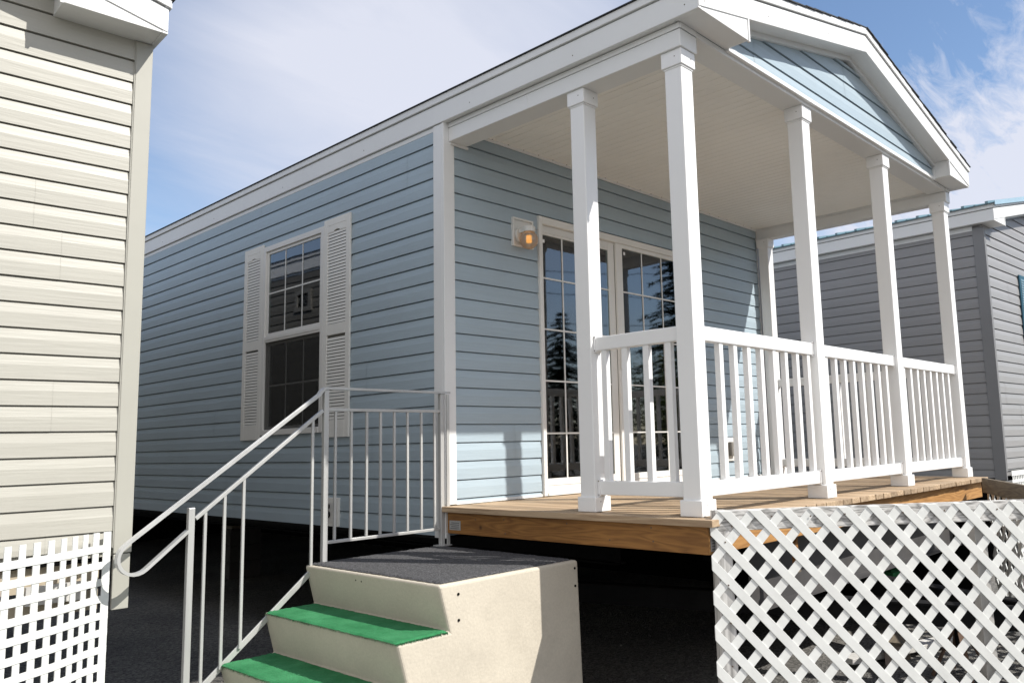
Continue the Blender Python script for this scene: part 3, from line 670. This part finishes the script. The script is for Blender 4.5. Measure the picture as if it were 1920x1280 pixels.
m = MB(); m.tube([(.668, -.118, 1.84), (.668, -.118, 1.79)], .019, 14, .021); m.build('bulb', BULB, lp, smooth=True)
# ---------- outdoor socket on the porch wall
m = MB(); m.box(3.30, 3.43, -.028, -.008, .17, .385); oc = m.build('outdoor_socket', FRAMEW, home, bevel=.004)
m = MB(); m.box(3.322, 3.408, -.060, -.0285, .215, .345); m.build('socket_cover', mat("grey_socket_cover", (.20, .19, .17), .4, .2, 8), oc, bevel=.008)

# ================================================================== precast steps
st = thing('concrete_steps', 'cream cast concrete steps with carpeted treads beside the wooden porch deck', 'steps', (-.8, -.55, GZ))
ZL = -.242; RS = .211; NX = [-.957, -1.185, -1.413, -1.641]
prof = [(-.020, GZ+.0), (-.020, ZL-.004)]
for i, nx in enumerate(NX):
    zt = ZL-.006-i*RS; prof.append((nx, zt)); prof.append((nx+.058 if i < 3 else nx+.02, zt-RS if i < 3 else GZ))
m = bmesh.new()
ya, yb_ = -1.128, .030
nd = len(prof)
def yy_(z, side):   # draft: sides lean out slightly downward
    return (ya-.012*(ZL-z)/.85) if side == 0 else (yb_+.012*(ZL-z)/.85)
v0 = [m.verts.new((p[0]+(0.014*(ZL-p[1])/.85 if k < 2 else 0), yy_(p[1], 0), p[1])) for k, p in enumerate(prof)]
v1 = [m.verts.new((p[0]+(0.014*(ZL-p[1])/.85 if k < 2 else 0), yy_(p[1], 1), p[1])) for k, p in enumerate(prof)]
m.faces.new(v0); m.faces.new(v1[::-1])
for i in range(nd): m.faces.new((v0[i], v1[i], v1[(i+1) % nd], v0[(i+1) % nd]))
bmesh.ops.recalc_face_normals(m, faces=m.faces)
me = bpy.data.meshes.new('step_body'); 
for v in m.verts: v.co -= Vector((-.8, -.55, GZ))
m.to_mesh(me); m.free(); me.materials.append(CONC)
bo = bpy.data.objects.new('step_body', me); scn.collection.objects.link(bo); bo.parent = st; OFF[bo.name] = OFF[st.name]
b = bo.modifiers.new('bevel', 'BEVEL'); b.width = .014; b.segments = 3; b.limit_method = 'ANGLE'; b.angle_limit = R(35)
for p in me.polygons: p.use_smooth = False
hs = MB()
for x, z in ((-.845, -.30), (-.845, -.415), (-.05, -.285), (-.05, -.375)): hs.tube([(x, ya-.0035-.012*(ZL-z)/.85, z), (x, ya+.002-.012*(ZL-z)/.85, z)], .0065, 10)
for y, z in ((-.45, -.285), (-.5, -.287)): hs.tube([(NX[0]+.058*((ZL-z)/RS)-.003, y, z), (NX[0]+.058*((ZL-z)/RS)+.004, y, z)], .004, 8)
split_build(hs, 'bolt_hole', BLACKB, st)
def carpet(name, x0, x1, y0, y1, z, mt, droop, label=None, th=.009):
    """fuzzy mat: jittered grid with short tufts along its edges"""
    m = MB(); nx_, ny_ = max(4, int((x1-x0)/.010)), int((y1-y0)/.010); rnd = random.Random(int(x0*1000))
    def edge(i, n): return rnd.uniform(-.004, .004) if i in (0, n) else rnd.uniform(-.001, .001)
    V = []
    for i in range(nx_+1):
        for j in range(ny_+1):
            x = x0+(x1-x0)*i/nx_+edge(i, nx_); y = y0+(y1-y0)*j/ny_+edge(j, ny_)
            zz = z+th+rnd.uniform(-.0016, .0016)
            if i in (0, nx_) or j in (0, ny_): zz = z+.002
            V.append((x, y, zz))
    F = [(i*(ny_+1)+j, (i+1)*(ny_+1)+j, (i+1)*(ny_+1)+j+1, i*(ny_+1)+j+1) for i in range(nx_) for j in range(ny_)]
    m.add(V, F)
    for k in range(1500):
        e = rnd.random(); 
        if e < .62: x, y = x0-.002, rnd.uniform(y0, y1); dx, dy = -rnd.uniform(.001, .010), rnd.uniform(-.004, .004)
        else: x, y = rnd.uniform(x0, x1), y0-.001; dx, dy = rnd.uniform(-.004, .004), -rnd.uniform(.001, .009)
        w = .0016
        m.add([(x-w, y-w, z+.002), (x+w, y+w, z+.002), (x+dx, y+dy, z-droop*rnd.uniform(0, 1))], [(0, 1, 2)])
    return m.build(name, mt, st, smooth=True, label=label, fix=False)
carpet('landing_carpet', -.930, -.045, -1.098, .008, ZL-.005, GREYC, .004, 'charcoal carpet on the landing')
for i in (1, 2, 3):
    zt = ZL-.006-i*RS
    carpet('tread_carpet', NX[i]-.004, NX[i-1]+.052, ya+.004, yb_-.03, zt, GREENC, .012, 'green turf carpet on a tread')

# ================================================================== handrail
hr = thing('metal_handrail', 'silver metal stair handrail with looped end beside the concrete steps', 'handrail', (-.85, 0, GZ))
Y0 = -.005
sl_ = (.715-.151)/(-.885+1.555)
# top rail path with loop
path = [(.022, Y0, .712), (-.80, Y0, .714)]
for k in range(7):
    t_ = k/6; path.append((-.86-.045*t_, Y0, .714-.038*t_*t_))
A = Vector((-.905, Y0, .676)); cxl, czl, rl = -1.842, -.104, .075
ang0 = math.atan2(.838, 1)      # slope direction
nrm = Vector((-math.sin(ang0), 0, math.cos(ang0)))
p1 = Vector((cxl, Y0, czl))+nrm*rl
path.append(tuple(p1+Vector((math.cos(ang0), 0, math.sin(ang0)))*.02))
for k in range(13):
    a = math.pi/2+ang0+math.pi*k/12; path.append((cxl+rl*math.cos(a), Y0, czl+rl*math.sin(a)))
e_ = Vector((cxl, Y0, czl))-nrm*rl+Vector((math.cos(ang0), 0, math.sin(ang0)))*.245
path.append(tuple(e_))
m = MB(); m.ribbon([Vector(p) for p in path], .036, .014); m.build('top_rail', ALU, hr, bevel=0)
def hpost(x, w, z0, z1, name='handrail_post'):
    m = MB(); m.box(x-w/2, x+w/2, Y0-.014, Y0+.014, z0, z1); m.build(name, ALU, hr, bevel=.003)
hpost(-.862, .030, ZL+.002, .706); hpost(-.040, .030, ZL+.002, .704); hpost(-1.592, .031, GZ, .106)
m = MB(); m.box(-.019, .002, Y0-.030, Y0-.023, ZL+.004, .70); m.box(-.085, .001, Y0-.05, Y0+.028, ZL+.003, ZL+.009); m.build('post_bracket', ALU, hr)
m = MB(); m.box(-.846, -.056, Y0-.010, Y0+.010, .585, .602); m.build('middle_rail', ALU, hr, bevel=.002)
m = MB(); m.box(-.846, -.056, Y0-.010, Y0+.010, -.145, -.128); m.build('bottom_rail', ALU, hr, bevel=.002)
m = MB(); m.bar((-.880, Y0, .588), (-1.570, Y0, .052), .019, .019); m.build('sloped_middle_rail', ALU, hr, bevel=.002)
m = MB(); m.bar((-.905, Y0+.012, -.262), (-1.64, Y0+.012, -.862), .010, .030); m.build('sloped_stringer', ALU, hr, bevel=.002)
for x in (-.798, -.695, -.591, -.496, -.398, -.301, -.197, -.094):
    m = MB(); m.box(x-.0072, x+.0072, Y0-.0065, Y0+.0065, -.126, .584); m.build('baluster', ALU, hr, bevel=.0015)
ms = (.588-.052)/(.69)
for x in (-1.521, -1.425, -1.327, -.940):
    zt = .588-(-.880-x)*ms; zb_ = -.262-(-.905-x)*(.6/.735)
    m = MB(); m.box(x-.0072, x+.0072, Y0-.0065, Y0+.0065, zb_, zt); m.build('baluster', ALU, hr, bevel=.0015)

# ================================================================== CREAM HOME (left)
cr = thing('cream_park_home', 'cream vinyl-sided home at the left, seen end-on with a white eave return', 'house', (-1.83, .14, GZ), R(-3.3), local=True)
s = MB(); siding(s, 'x', 0, -1, [(-.06, 2.49, const(-3.83, -.066)), (2.49, 3.0, lambda z: (-3.865+(z-2.44)/.235, .035-(z-2.44)/.235))], .1172, .018)
backing(s, 'x', 0, -1, -3.9, -.01, -.10, 2.55, off=-.014); s.add([(-3.9, .014, 2.55), (-.0, .014, 2.55), (-1.9, .014, 2.95)], [(0, 1, 2)])
s.build('end_wall_siding', CREAM, cr, fix=False)
HW = [(4.22, 4.56, 1.98, 2.24)]
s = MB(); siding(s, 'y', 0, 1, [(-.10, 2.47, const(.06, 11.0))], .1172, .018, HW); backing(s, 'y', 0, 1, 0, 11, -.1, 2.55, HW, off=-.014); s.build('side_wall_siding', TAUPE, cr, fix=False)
s = MB(); backing(s, 'y', -3.9, -1, 0, 11, -.1, 2.6, off=.012); backing(s, 'x', 11, 1, -3.9, 0, -.1, 2.6, off=.0); s.build('far_wall', CREAM, cr)
m = MB(); m.box(-.062, .018, -.022, .0, -.088, 2.466); m.box(0, .018, .0005, .06, -.088, 2.466); m.build('corner_trim', CREAMT, cr, bevel=.004)
m = MB(); m.box(-.060, .014, -.018, .0, -.345, -.092); m.build('lower_corner_trim', CREAMT, cr, bevel=.003)
m = MB(); m.box(-.066, -.0625, -.020, 0, -.06, 2.466); m.build('siding_channel', CREAMT, cr)
roof_trim(cr, -3.93, .035, -.19, -.0, 11.1, 2.478, .235, .465, z_ret=2.468)
m = MB(); m.box(.0, .02, .06, 11, 2.44, 2.468); m.build('frieze_board', WHITE, cr)
y0, y1, z0, z1 = HW[0]
m = MB(); m.box(-.02, .03, y0, y0+.05, z0, z1); m.box(-.02, .03, y1-.05, y1, z0, z1); m.box(-.02, .0295, y0+.05, y1-.05, z0, z0+.05); m.box(-.02, .0295, y0+.05, y1-.05, z1-.05, z1); fw = m.build('small_window', mat('putty_window_trim', (.22, .21, .19), .5, .05), cr)
m = MB(); m.box(.0, .005, y0+.05, y1-.05, z0+.05, z1-.05); m.build('glass_pane', GLASS, fw)
m = MB(); m.box(-.4, -.021, y0, y1, z0, z1); m.f = [q for i, q in enumerate(m.f) if i != 3]; m.build('room_lining', ROOMD, fw)
m = MB(); m.box(-3.9, -.01, .02, 10.9, -.12, -.06); m.build('floor_belly', BLACKB, cr)
m = MB(); m.box(-3.9, -.10, .05, .09, -.23, -.122); m.box(-3.9, -.10, .052, .092, -.34, -.25); m.build('rim_joist', mat("pale_rim_board", (.42, .36, .27), .8, .2, 5), cr)

def frange(a, b, s_):
    while a < b: yield a; a += s_
sk = thing('square_lattice_skirting', 'white square-grid lattice skirting below the cream home', 'lattice', (-1.83, .14, GZ), R(-3.3), local=True)
px = .0565; w = .0275
LP = [(-.072, -.040), (-.121, -.050), (-.175, -.083), (-.227, -.130), (-.280, -.177), (-.335, -.224), (-.394, -.264), (-.455, -.303), (-.513, -.345)]
while LP[-1][0] > -2.6:
    k = len(LP)-9; a_ = math.atan2(.042, .059)*max(0, 1-k/14); LP.append((LP[-1][0]-.072*math.cos(a_), LP[-1][1]-.072*math.sin(a_)))
MID = [((a[0]+b[0])/2, (a[1]+b[1])/2, math.atan2(a[1]-b[1], a[0]-b[0])) for a, b in zip(LP, LP[1:])]
ups = MB()
for cx_, cy_, a_ in MID:
    dx, dy = math.cos(a_)*.0172, math.sin(a_)*.0172; nx_, ny_ = math.sin(a_)*.0018, -math.cos(a_)*.0018
    ups.prism([(cx_-dx-nx_, cy_-dy-ny_), (cx_+dx-nx_, cy_+dy-ny_), (cx_+dx+nx_, cy_+dy+ny_), (cx_-dx+nx_, cy_-dy+ny_)], 'z', GZ, .018)
ups.build('upright_slats', LATT, sk)
m = MB(); z = -.040
pth = [(-.080, -.038)]+LP[1:]
while z > GZ+.03:
    zz0 = z-.032
    fr_, bk_ = [], []
    for i_, p in enumerate(pth):
        q0, q1 = pth[max(i_-1, 0)], pth[min(i_+1, len(pth)-1)]; a_ = math.atan2(q0[1]-q1[1], q0[0]-q1[0]); nx_, ny_ = math.sin(a_), -math.cos(a_)
        fr_.append((p[0]+nx_*.0052, p[1]+ny_*.0052)); bk_.append((p[0]+nx_*.0020, p[1]+ny_*.0020))
    for i_ in range(len(pth)-1):
        A, B, C_, D = fr_[i_], fr_[i_+1], bk_[i_+1], bk_[i_]
        m.add([(*A, zz0), (*B, zz0), (*C_, zz0), (*D, zz0), (*A, z), (*B, z), (*C_, z), (*D, z)], [(0, 1, 5, 4), (3, 7, 6, 2), (4, 5, 6, 7), (0, 3, 2, 1)])
    z -= .0755
m.build('level_slats', LATT, sk, fix=False)
m = MB(); z = -.058
m.box(-.4, -.16, .0, .03, -.28, -.2); m.box(-.9, -.65, .0, .03, -.27, -.21); split_build(m, 'timber_packing', WOODW, sk)

# ================================================================== GREY HOME (right)
gr = thing('grey_park_home', 'grey vinyl-sided home with teal metal roof behind the porch at the right', 'house', (6.3, -1.58, GZ), R(-2.5), local=True)
s = MB(); siding(s, 'y', 0, -1, [(-.115, 2.60, const(.10, 11.0))], .1172, -.025, flat=True); backing(s, 'y', 0, -1, 0, 11, -.115, 2.7, off=-.014); s.build('side_wall_siding', GREY, gr, fix=False)
s = MB(); siding(s, 'x', 0, -1, [(-.04, 2.62, const(.035, 3.86)), (2.62, 3.2, lambda z: (-.09+(z-2.625)/.235, 3.99-(z-2.625)/.235))], .1172, -.025, flat=True)
backing(s, 'x', 0, -1, .01, 3.9, -.1, 2.72, off=-.014); s.add([(.0, .014, 2.72), (3.9, .014, 2.72), (1.95, .014, 3.12)], [(0, 1, 2)]); s.build('end_wall_siding', GREY, gr, fix=False)
s = MB(); backing(s, 'y', 3.9, 1, 0, 11, -.1, 2.72, off=.012); backing(s, 'x', 11, 1, 0, 3.9, -.1, 2.72, off=0); s.build('far_wall', GREY, gr)
m = MB(); m.box(-.022, .0, -.022, .098, -.14, 2.63); m.box(.0, .032, -.022, .0, -.05, 2.63); m.build('corner_trim', GREYT, gr, bevel=.003)
roof_trim(gr, -.10, 4.0, -.165, -.0, 11.1, 2.665, .235, .37, rmat=METALR, metal=True, z_ret=2.655)
m = MB(); m.box(-.016, .0, .1, 11, 2.60, 2.653); m.build('frieze_board', WHITE, gr)
m = MB(); m.box(1.06, 1.40, -.032, -.0145, 1.40, 2.22); sh = m.build('teal_shutter', TEAL, gr, bevel=.003)
m = MB(); z = 1.46
while z < 2.16: m.add([(1.10, -.038, z), (1.36, -.038, z), (1.36, -.0325, z+.024), (1.10, -.0325, z+.024)], [(0, 1, 2, 3)]); z += .03
m.build('louvre_field', METALR, sh)
m = MB(); m.box(1.41, 2.1, -.03, -.0145, 1.40, 2.22); wn2 = m.build('end_window', FRAMEW, gr); m = MB(); m.box(1.46, 2.05, -.0325, -.0305, 1.45, 2.17); m.build('glass_pane', mat("dark_glass", (.03, .04, .05), .05, .1, 2), wn2)
m = MB(); m.box(.02, 3.9, .02, 10.9, -.15, -.1); m.box(.01, .03, .03, 11, GZ, -.12); m.build('floor_belly', BLACKB, gr)
sk2 = thing('square_lattice_skirting', 'white lattice skirting below the sunlit end of the grey home', 'lattice', (6.3, -1.58, GZ), R(-2.5), local=True)
m = MB()
for x in frange(.12, 3.8, px): m.box(x, x+w, -.034, -.030, GZ, -.055)
m.build('upright_slats', LATT, sk2)
m = MB(); z = -.055; m.box(.08, 3.85, -.0405, -.0345, -.10, -.045); z = -.14
while z > GZ: m.box(.08, 3.85, -.0405, -.0345, z-.0325, z); z -= .0605
m.build('level_slats', LATT, sk2)

# ================================================================== diamond lattice fences
def clip(poly, x0, x1, z0, z1):
    def cl_(pl, ins, inter):
        o = []
        for i in range(len(pl)):
            a, b = pl[i-1], pl[i]
            if ins(b):
                if not ins(a): o.append(inter(a, b))
                o.append(b)
            elif ins(a): o.append(inter(a, b))
        return o
    for ax, v, s_ in ((0, x0, 1), (0, x1, -1), (1, z0, 1), (1, z1, -1)):
        if not poly: return poly
        def ins(p, ax=ax, v=v, s_=s_): return s_*(p[ax]-v) >= 0
        def inter(a, b, ax=ax, v=v):
            t = (v-a[ax])/(b[ax]-a[ax]); return (a[0]+(b[0]-a[0])*t, a[1]+(b[1]-a[1])*t)
        poly = cl_(poly, ins, inter)
    return poly
def slats(L, z0, z1, dirn, yf, yb_, pu=.1455, pv=.1565, wf=.40, x0=0.0, phase=0.0):
    m = MB(); H = z1-z0; hw = pu*wf/2
    n0 = int(-H/pv)-3; n1 = int(L/pu)+int(H/pv)+4
    jr = random.Random(int(L*100)+dirn)
    for k in range(n0, n1):
        c = k*pu+phase+jr.uniform(-.0016, .0016); run = H*pu/pv
        if dirn < 0: pl = [(c-hw, z1), (c+hw, z1), (c+run+hw, z0), (c+run-hw, z0)]
        else: pl = [(c-hw, z1), (c+hw, z1), (c-run+hw, z0), (c-run-hw, z0)]
        pl = clip(pl, x0, L, z0, z1)
        if len(pl) >= 3: m.prism(pl, 'y', yf, yb_)
    return m
nf = thing('white_diamond_lattice_fence', 'white diamond lattice panel in the right foreground, fixed to a weathered board below the deck', 'fence', (.0, -1.985, GZ), R(-41.6), local=True)
NL, NT = 2.03, .040
slats(NL, GZ+.01, NT-.004, -1, -.0082, -.0042, x0=-.028, phase=.0445).build('front_slats', LATT, nf, bevel=.0012)
slats(NL, GZ+.01, NT-.004, 1, -.0040, -.0002, x0=-.028, phase=.0445).build('rear_slats', LATT, nf, bevel=.0012)
m = MB(); m.box(.0, NL, .0005, .032, -.055, NT); m.build('top_board', WHBOARD, nf, bevel=.002)
m = MB(); m.box(.004, .075, .0325, .10, GZ, NT-.004); m.box(.004, .075, .0005, .032, GZ, -.056); m.build('end_post', WHPOST, nf, bevel=.002)
m = MB(); m.box(1.30, 1.36, .0325, .09, GZ, NT-.004); m.build('inner_post', WOODW, nf, bevel=.002)
nl = MB()
for x, z in ((.075, -.035), (.04, -.105), (.045, -.30), (.048, -.47), (.045, -.66), (.27, .005), (.46, .0), (.63, .004), (.92, .0), (1.13, .003), (1.4, .0)): nl.tube([(x, -.0100, z), (x, -.0080, z)], .004, 8)
split_build(nl, 'fence_nail_head', NAIL, nf)
# far fence: from deck far corner back towards the apex
fa_ = Vector((3.82, -2.09, 0)); fb_ = Vector((1.56, -3.36, 0)); d = fb_-fa_
ff = thing('shaded_diamond_lattice_fence', 'weathered board and diamond lattice seen from behind at the far deck corner', 'fence', (fa_.x, fa_.y, GZ), math.atan2(d.y, d.x), local=True)
FL = d.length-.06
slats(FL, GZ+.01, .005, -1, .008, .014, x0=0).build('front_slats', LATT, ff)
slats(FL, GZ+.01, .005, 1, .001, .007, x0=0).build('rear_slats', LATT, ff)
m = MB(); m.box(.0, FL, -.032, -.0005, -.105, .010); m.build('top_board', PLANK, ff, bevel=.002)
m = MB(); m.box(FL-.09, FL-.02, -.10, -.0325, GZ, .004); m.build('end_post', WOODW, ff, bevel=.002)

# ================================================================== things under the porch and homes
def block_pier(x, y, n, label, rz=0, grp='concrete block piers under the blue home'):
    t = thing('block_pier', label, 'pier', (x, y, GZ), rz, grp, local=True)
    for k in range(n):
        m = MB(); z0 = GZ+k*.19
        m.box(-.19, .19, -.10, -.068, z0, z0+.185); m.box(-.19, .19, .068, .10, z0, z0+.185)
        for a in (-.19, -.018, .154): m.box(a, a+.036, -.0675, .0675, z0, z0+.185)
        m.build('block', BLOCK, t, bevel=.004)
    m = MB(); m.box(-.17, .17, -.09, .09, GZ+n*.19, GZ+n*.19+.035); m.build('timber_cap', PLANK, t)
    return t
block_pier(1.35, 1.6, 3, 'concrete block pier in the dark nearest the porch under the blue home')
block_pier(1.35, 5.5, 3, 'concrete block pier behind the handrail in the dark under the blue home')
block_pier(3.15, 2.2, 3, 'concrete block pier at the far right in the dark under the blue home')
js = thing('jack_stand', 'steel jack stand holding up the trailer tongue behind the lattice', 'jack stand', (2.08, -2.35, GZ))
m = MB()
for a in (0, 1, 2, 3):
    c, s_ = math.cos(a*math.pi/2+.6), math.sin(a*math.pi/2+.6); m.bar((2.08+.17*c, -2.35+.17*s_, GZ), (2.08+.03*c, -2.35+.03*s_, GZ+.27), .03, .012)
split_build(m, 'leg', RUST, js)
m = MB(); m.tube([(2.08, -2.35, GZ+.18), (2.08, -2.35, GZ+.36)], .022, 12); m.box(2.01, 2.15, -2.42, -2.28, GZ+.36, GZ+.372); m.build('screw_and_plate', STEEL, js)
bd = thing('stacked_block', 'pale upright block with a board on top behind the lattice', 'block', (2.08, -1.95, GZ), R(12), local=True)
m = MB(); m.box(-.03, .03, -.06, .06, GZ, GZ+.16); m.build('upright_block', mat("pinkish_block", (.40, .33, .29), .9, .15, 6), bd, bevel=.004)
m = MB(); m.box(-.20, .16, -.08, .07, GZ+.162, GZ+.185); m.build('board', PLANK, bd, bevel=.003)
pk = thing('leaning_plank', 'pale plank lying aslant on the ground behind the lattice', 'plank', (2.3, -1.9, GZ), R(-20), local=True)
m = MB(); m.box(-.5, .5, -.06, .06, GZ+.03, GZ+.065); m.build('plank_board', WOODW, pk, bevel=.003)
m = MB(); m.box(-.1, 0, -.08, .08, GZ, GZ+.03); m.build('bearer', PLANK, pk)
gb = thing('green_bin_lid', 'small green plastic tray on a block in the dark under the porch', 'tray', (3.05, -1.55, GZ))
m = MB(); m.box(2.9, 3.2, -1.65, -1.45, GZ+.40, GZ+.44); m.box(2.92, 3.18, -1.63, -1.47, GZ+.44, GZ+.452); m.build('tray_rim', GREENC, gb, bevel=.004)
m = MB(); m.box(2.95, 3.15, -1.62, -1.48, GZ, GZ+.399); m.build('support_block', BLOCK, gb, bevel=.004)
hp = thing('hanging_timber', 'short yellowish timber upright under the deck edge behind the lattice', 'timber', (.95, -1.86, GZ))
m = MB(); m.box(.93, .962, -1.90, -1.875, -.36, -.166); m.build('timber_upright', JOISTW, hp, bevel=.002)
m = MB(); m.box(.90, .99, -1.895, -1.86, -.372, -.3605); m.build('cross_cleat', PLANK, hp)

# ================================================================== trees and pole across the yard (mirrored in the glass)
def conifer_mesh(h, r, seed):
    rnd = random.Random(seed); m = MB(); nw = int(h*3.2)
    for k in range(nw):
        t_ = k/nw; z = GZ+h*(.10+.90*t_); R_ = r*(1-t_)**.8*rnd.uniform(.7, 1.15)+.1
        nb = 13 if t_ < .75 else 8
        for j in range(nb):
            a = 2*math.pi*(j+rnd.random())/nb; L = R_*rnd.uniform(.6, 1.15); dr = -L*rnd.uniform(.15, .4)
            n = max(3, int(L/.16))
            for q in range(n):
                u = (q+1)/n; cx_, cy_, cz_ = L*u*math.cos(a), L*u*math.sin(a), z+dr*u
                for w_ in range(5):
                    aa = a+rnd.uniform(-1.3, 1.3); l = rnd.uniform(.16, .42)*(1.2-.5*u); wd = l*.36
                    ex, ey = math.cos(aa), math.sin(aa); tz = rnd.uniform(-.14, .06)
                    m.add([(cx_-ey*wd, cy_+ex*wd, cz_), (cx_+ey*wd, cy_-ex*wd, cz_+.01), (cx_+ex*l, cy_+ey*l, cz_+tz)], [(0, 1, 2)])
    return m
def leafy_mesh(h, r, seed):
    rnd = random.Random(seed); m = MB()
    blobs = [(rnd.uniform(-r, r)*.6, rnd.uniform(-r, r)*.6, GZ+h*rnd.uniform(.4, .9), r*rnd.uniform(.3, .55)) for _ in range(14)]
    for bx_, by_, bz_, br in blobs:
        for _ in range(500):
            v = Vector((rnd.gauss(0, 1), rnd.gauss(0, 1), rnd.gauss(0, 1))).normalized()*br*rnd.uniform(.6, 1.05)
            c = Vector((bx_, by_, bz_))+v; a = Vector((rnd.uniform(-1, 1), rnd.uniform(-1, 1), rnd.uniform(-1, 1)))*.13; b_ = Vector((rnd.uniform(-1, 1), rnd.uniform(-1, 1), rnd.uniform(-1, 1)))*.13
            m.add([c, c+a, c+b_], [(0, 1, 2)])
    return m
def tree(name, loc, crown_me, mt, h, label, grp, sc=1.0, rz=0):
    t = thing(name, label, 'tree', (loc[0], loc[1], GZ), rz, grp, local=True); t.scale = (sc, sc, sc)
    if isinstance(crown_me, MB): c = crown_me.build('crown', mt, t, fix=False); 
    else:
        c = bpy.data.objects.new('crown', crown_me); scn.collection.objects.link(c); c.parent = t
    m = MB(); m.tube([(0, 0, GZ), (.03, .02, GZ+h*.4), (0, 0, GZ+h*.93)], .16, 10, .02); m.build('trunk', BARK, t, smooth=True)
    return t, c
t1, c1 = tree('conifer_tree', (17.0, -19.0), conifer_mesh(9.6, 3.6, 1), NEEDLE, 8.4, 'tall dark conifer across the yard, mirrored in the left door pane', 'trees across the yard')
t2, c2 = tree('conifer_tree', (24.5, -14.3), conifer_mesh(12.2, 3.6, 2), NEEDLE, 11, 'tall open conifer across the yard, mirrored in the right door pane', 'trees across the yard')
cl_ = [((13.8, -21), .8, 1.0, 'short conifer left of the tall one across the yard', c1), ((20.5, -18), .72, 2.0, 'short bushy conifer between the two tall ones across the yard', c1),
       ((29, -15), 1.05, 3.1, 'tallest conifer at the far end of the yard row', c2), ((10.5, -23), .9, 4.2, 'conifer at the near end of the yard row', c2)]
for loc_, sc_, rz_, lb, c in cl_: tree('conifer_tree', loc_, c.data, NEEDLE, 8.5, lb, 'trees across the yard', sc_, rz_)
tree('leafy_tree', (22.5, -12.2), leafy_mesh(4.6, 2.4, 5), LEAF, 4.2, 'yellow-green leafy tree across the yard beside the conifers', 'trees across the yard')
tree('leafy_tree', (27.5, -17.0), leafy_mesh(5.0, 2.8, 8), LEAF, 4.2, 'wide yellow-green leafy tree behind the conifers across the yard', 'trees across the yard')
for i, (x, y) in enumerate(((9.0, -17.5), (26.0, -8.5))):
    t = thing('utility_pole', ('wooden utility pole across the yard south of the conifers', 'wooden utility pole across the yard east of the conifers')[i], 'pole', (x, y, GZ), 0, 'utility poles')
    m = MB(); m.tube([(x, y, GZ), (x, y, 7.6)], .14, 12, .10); m.build('pole_shaft', POLEM, t, smooth=True)
    m = MB(); m.bar((x-.5, y-.9, 7.1), (x+.5, y+.9, 7.1), .1, .12); m.build('cross_arm', POLEM, t)
wr = thing('overhead_wires', 'three thin black wires strung between the utility poles', 'wires', (17.5, -13, 4.5))
for k, (z, o_) in enumerate(((7.15, -.8), (6.3, 0), (5.3, .05))):
    m = MB(); A_ = Vector((9.0+o_*.48, -17.5+o_*.9, z)); B_ = Vector((26.0+o_*.48, -8.5+o_*.9, z))
    m.tube([A_.lerp(B_, i/16)-Vector((0, 0, 1.1*(1-(2*i/16-1)**2))) for i in range(17)], .011, 6); m.build('wire', RUBBER, wr, smooth=True)

# ================================================================== loose grit on the yard
rg = random.Random(3); m = MB()
for _ in range(2600):
    x, y = (rg.uniform(-3.2, .6), rg.uniform(-2.2, 3.5)) if rg.random() < .5 else (rg.uniform(.2, 4.2), rg.uniform(-3.6, .8))
    r_ = rg.uniform(.003, .010)*(1.6 if rg.random() < .06 else 1); a = rg.uniform(0, 6.28)
    P = [(x+r_*math.cos(a+t_)*rg.uniform(.7, 1.2), y+r_*math.sin(a+t_)*rg.uniform(.7, 1.2), GZ) for t_ in (0, 1.5, 3.1, 4.6)]
    m.add(P+[(x, y, GZ+r_*.8)], [(0, 1, 4), (1, 2, 4), (2, 3, 4), (3, 0, 4)])
gr_ = m.build('loose_gravel', mat("gravel_stone", (.13, .125, .115), .9, .5, 40), None)
gr_['kind'] = 'stuff'; gr_['label'] = 'small loose stones scattered over the asphalt yard'; gr_['category'] = 'gravel'
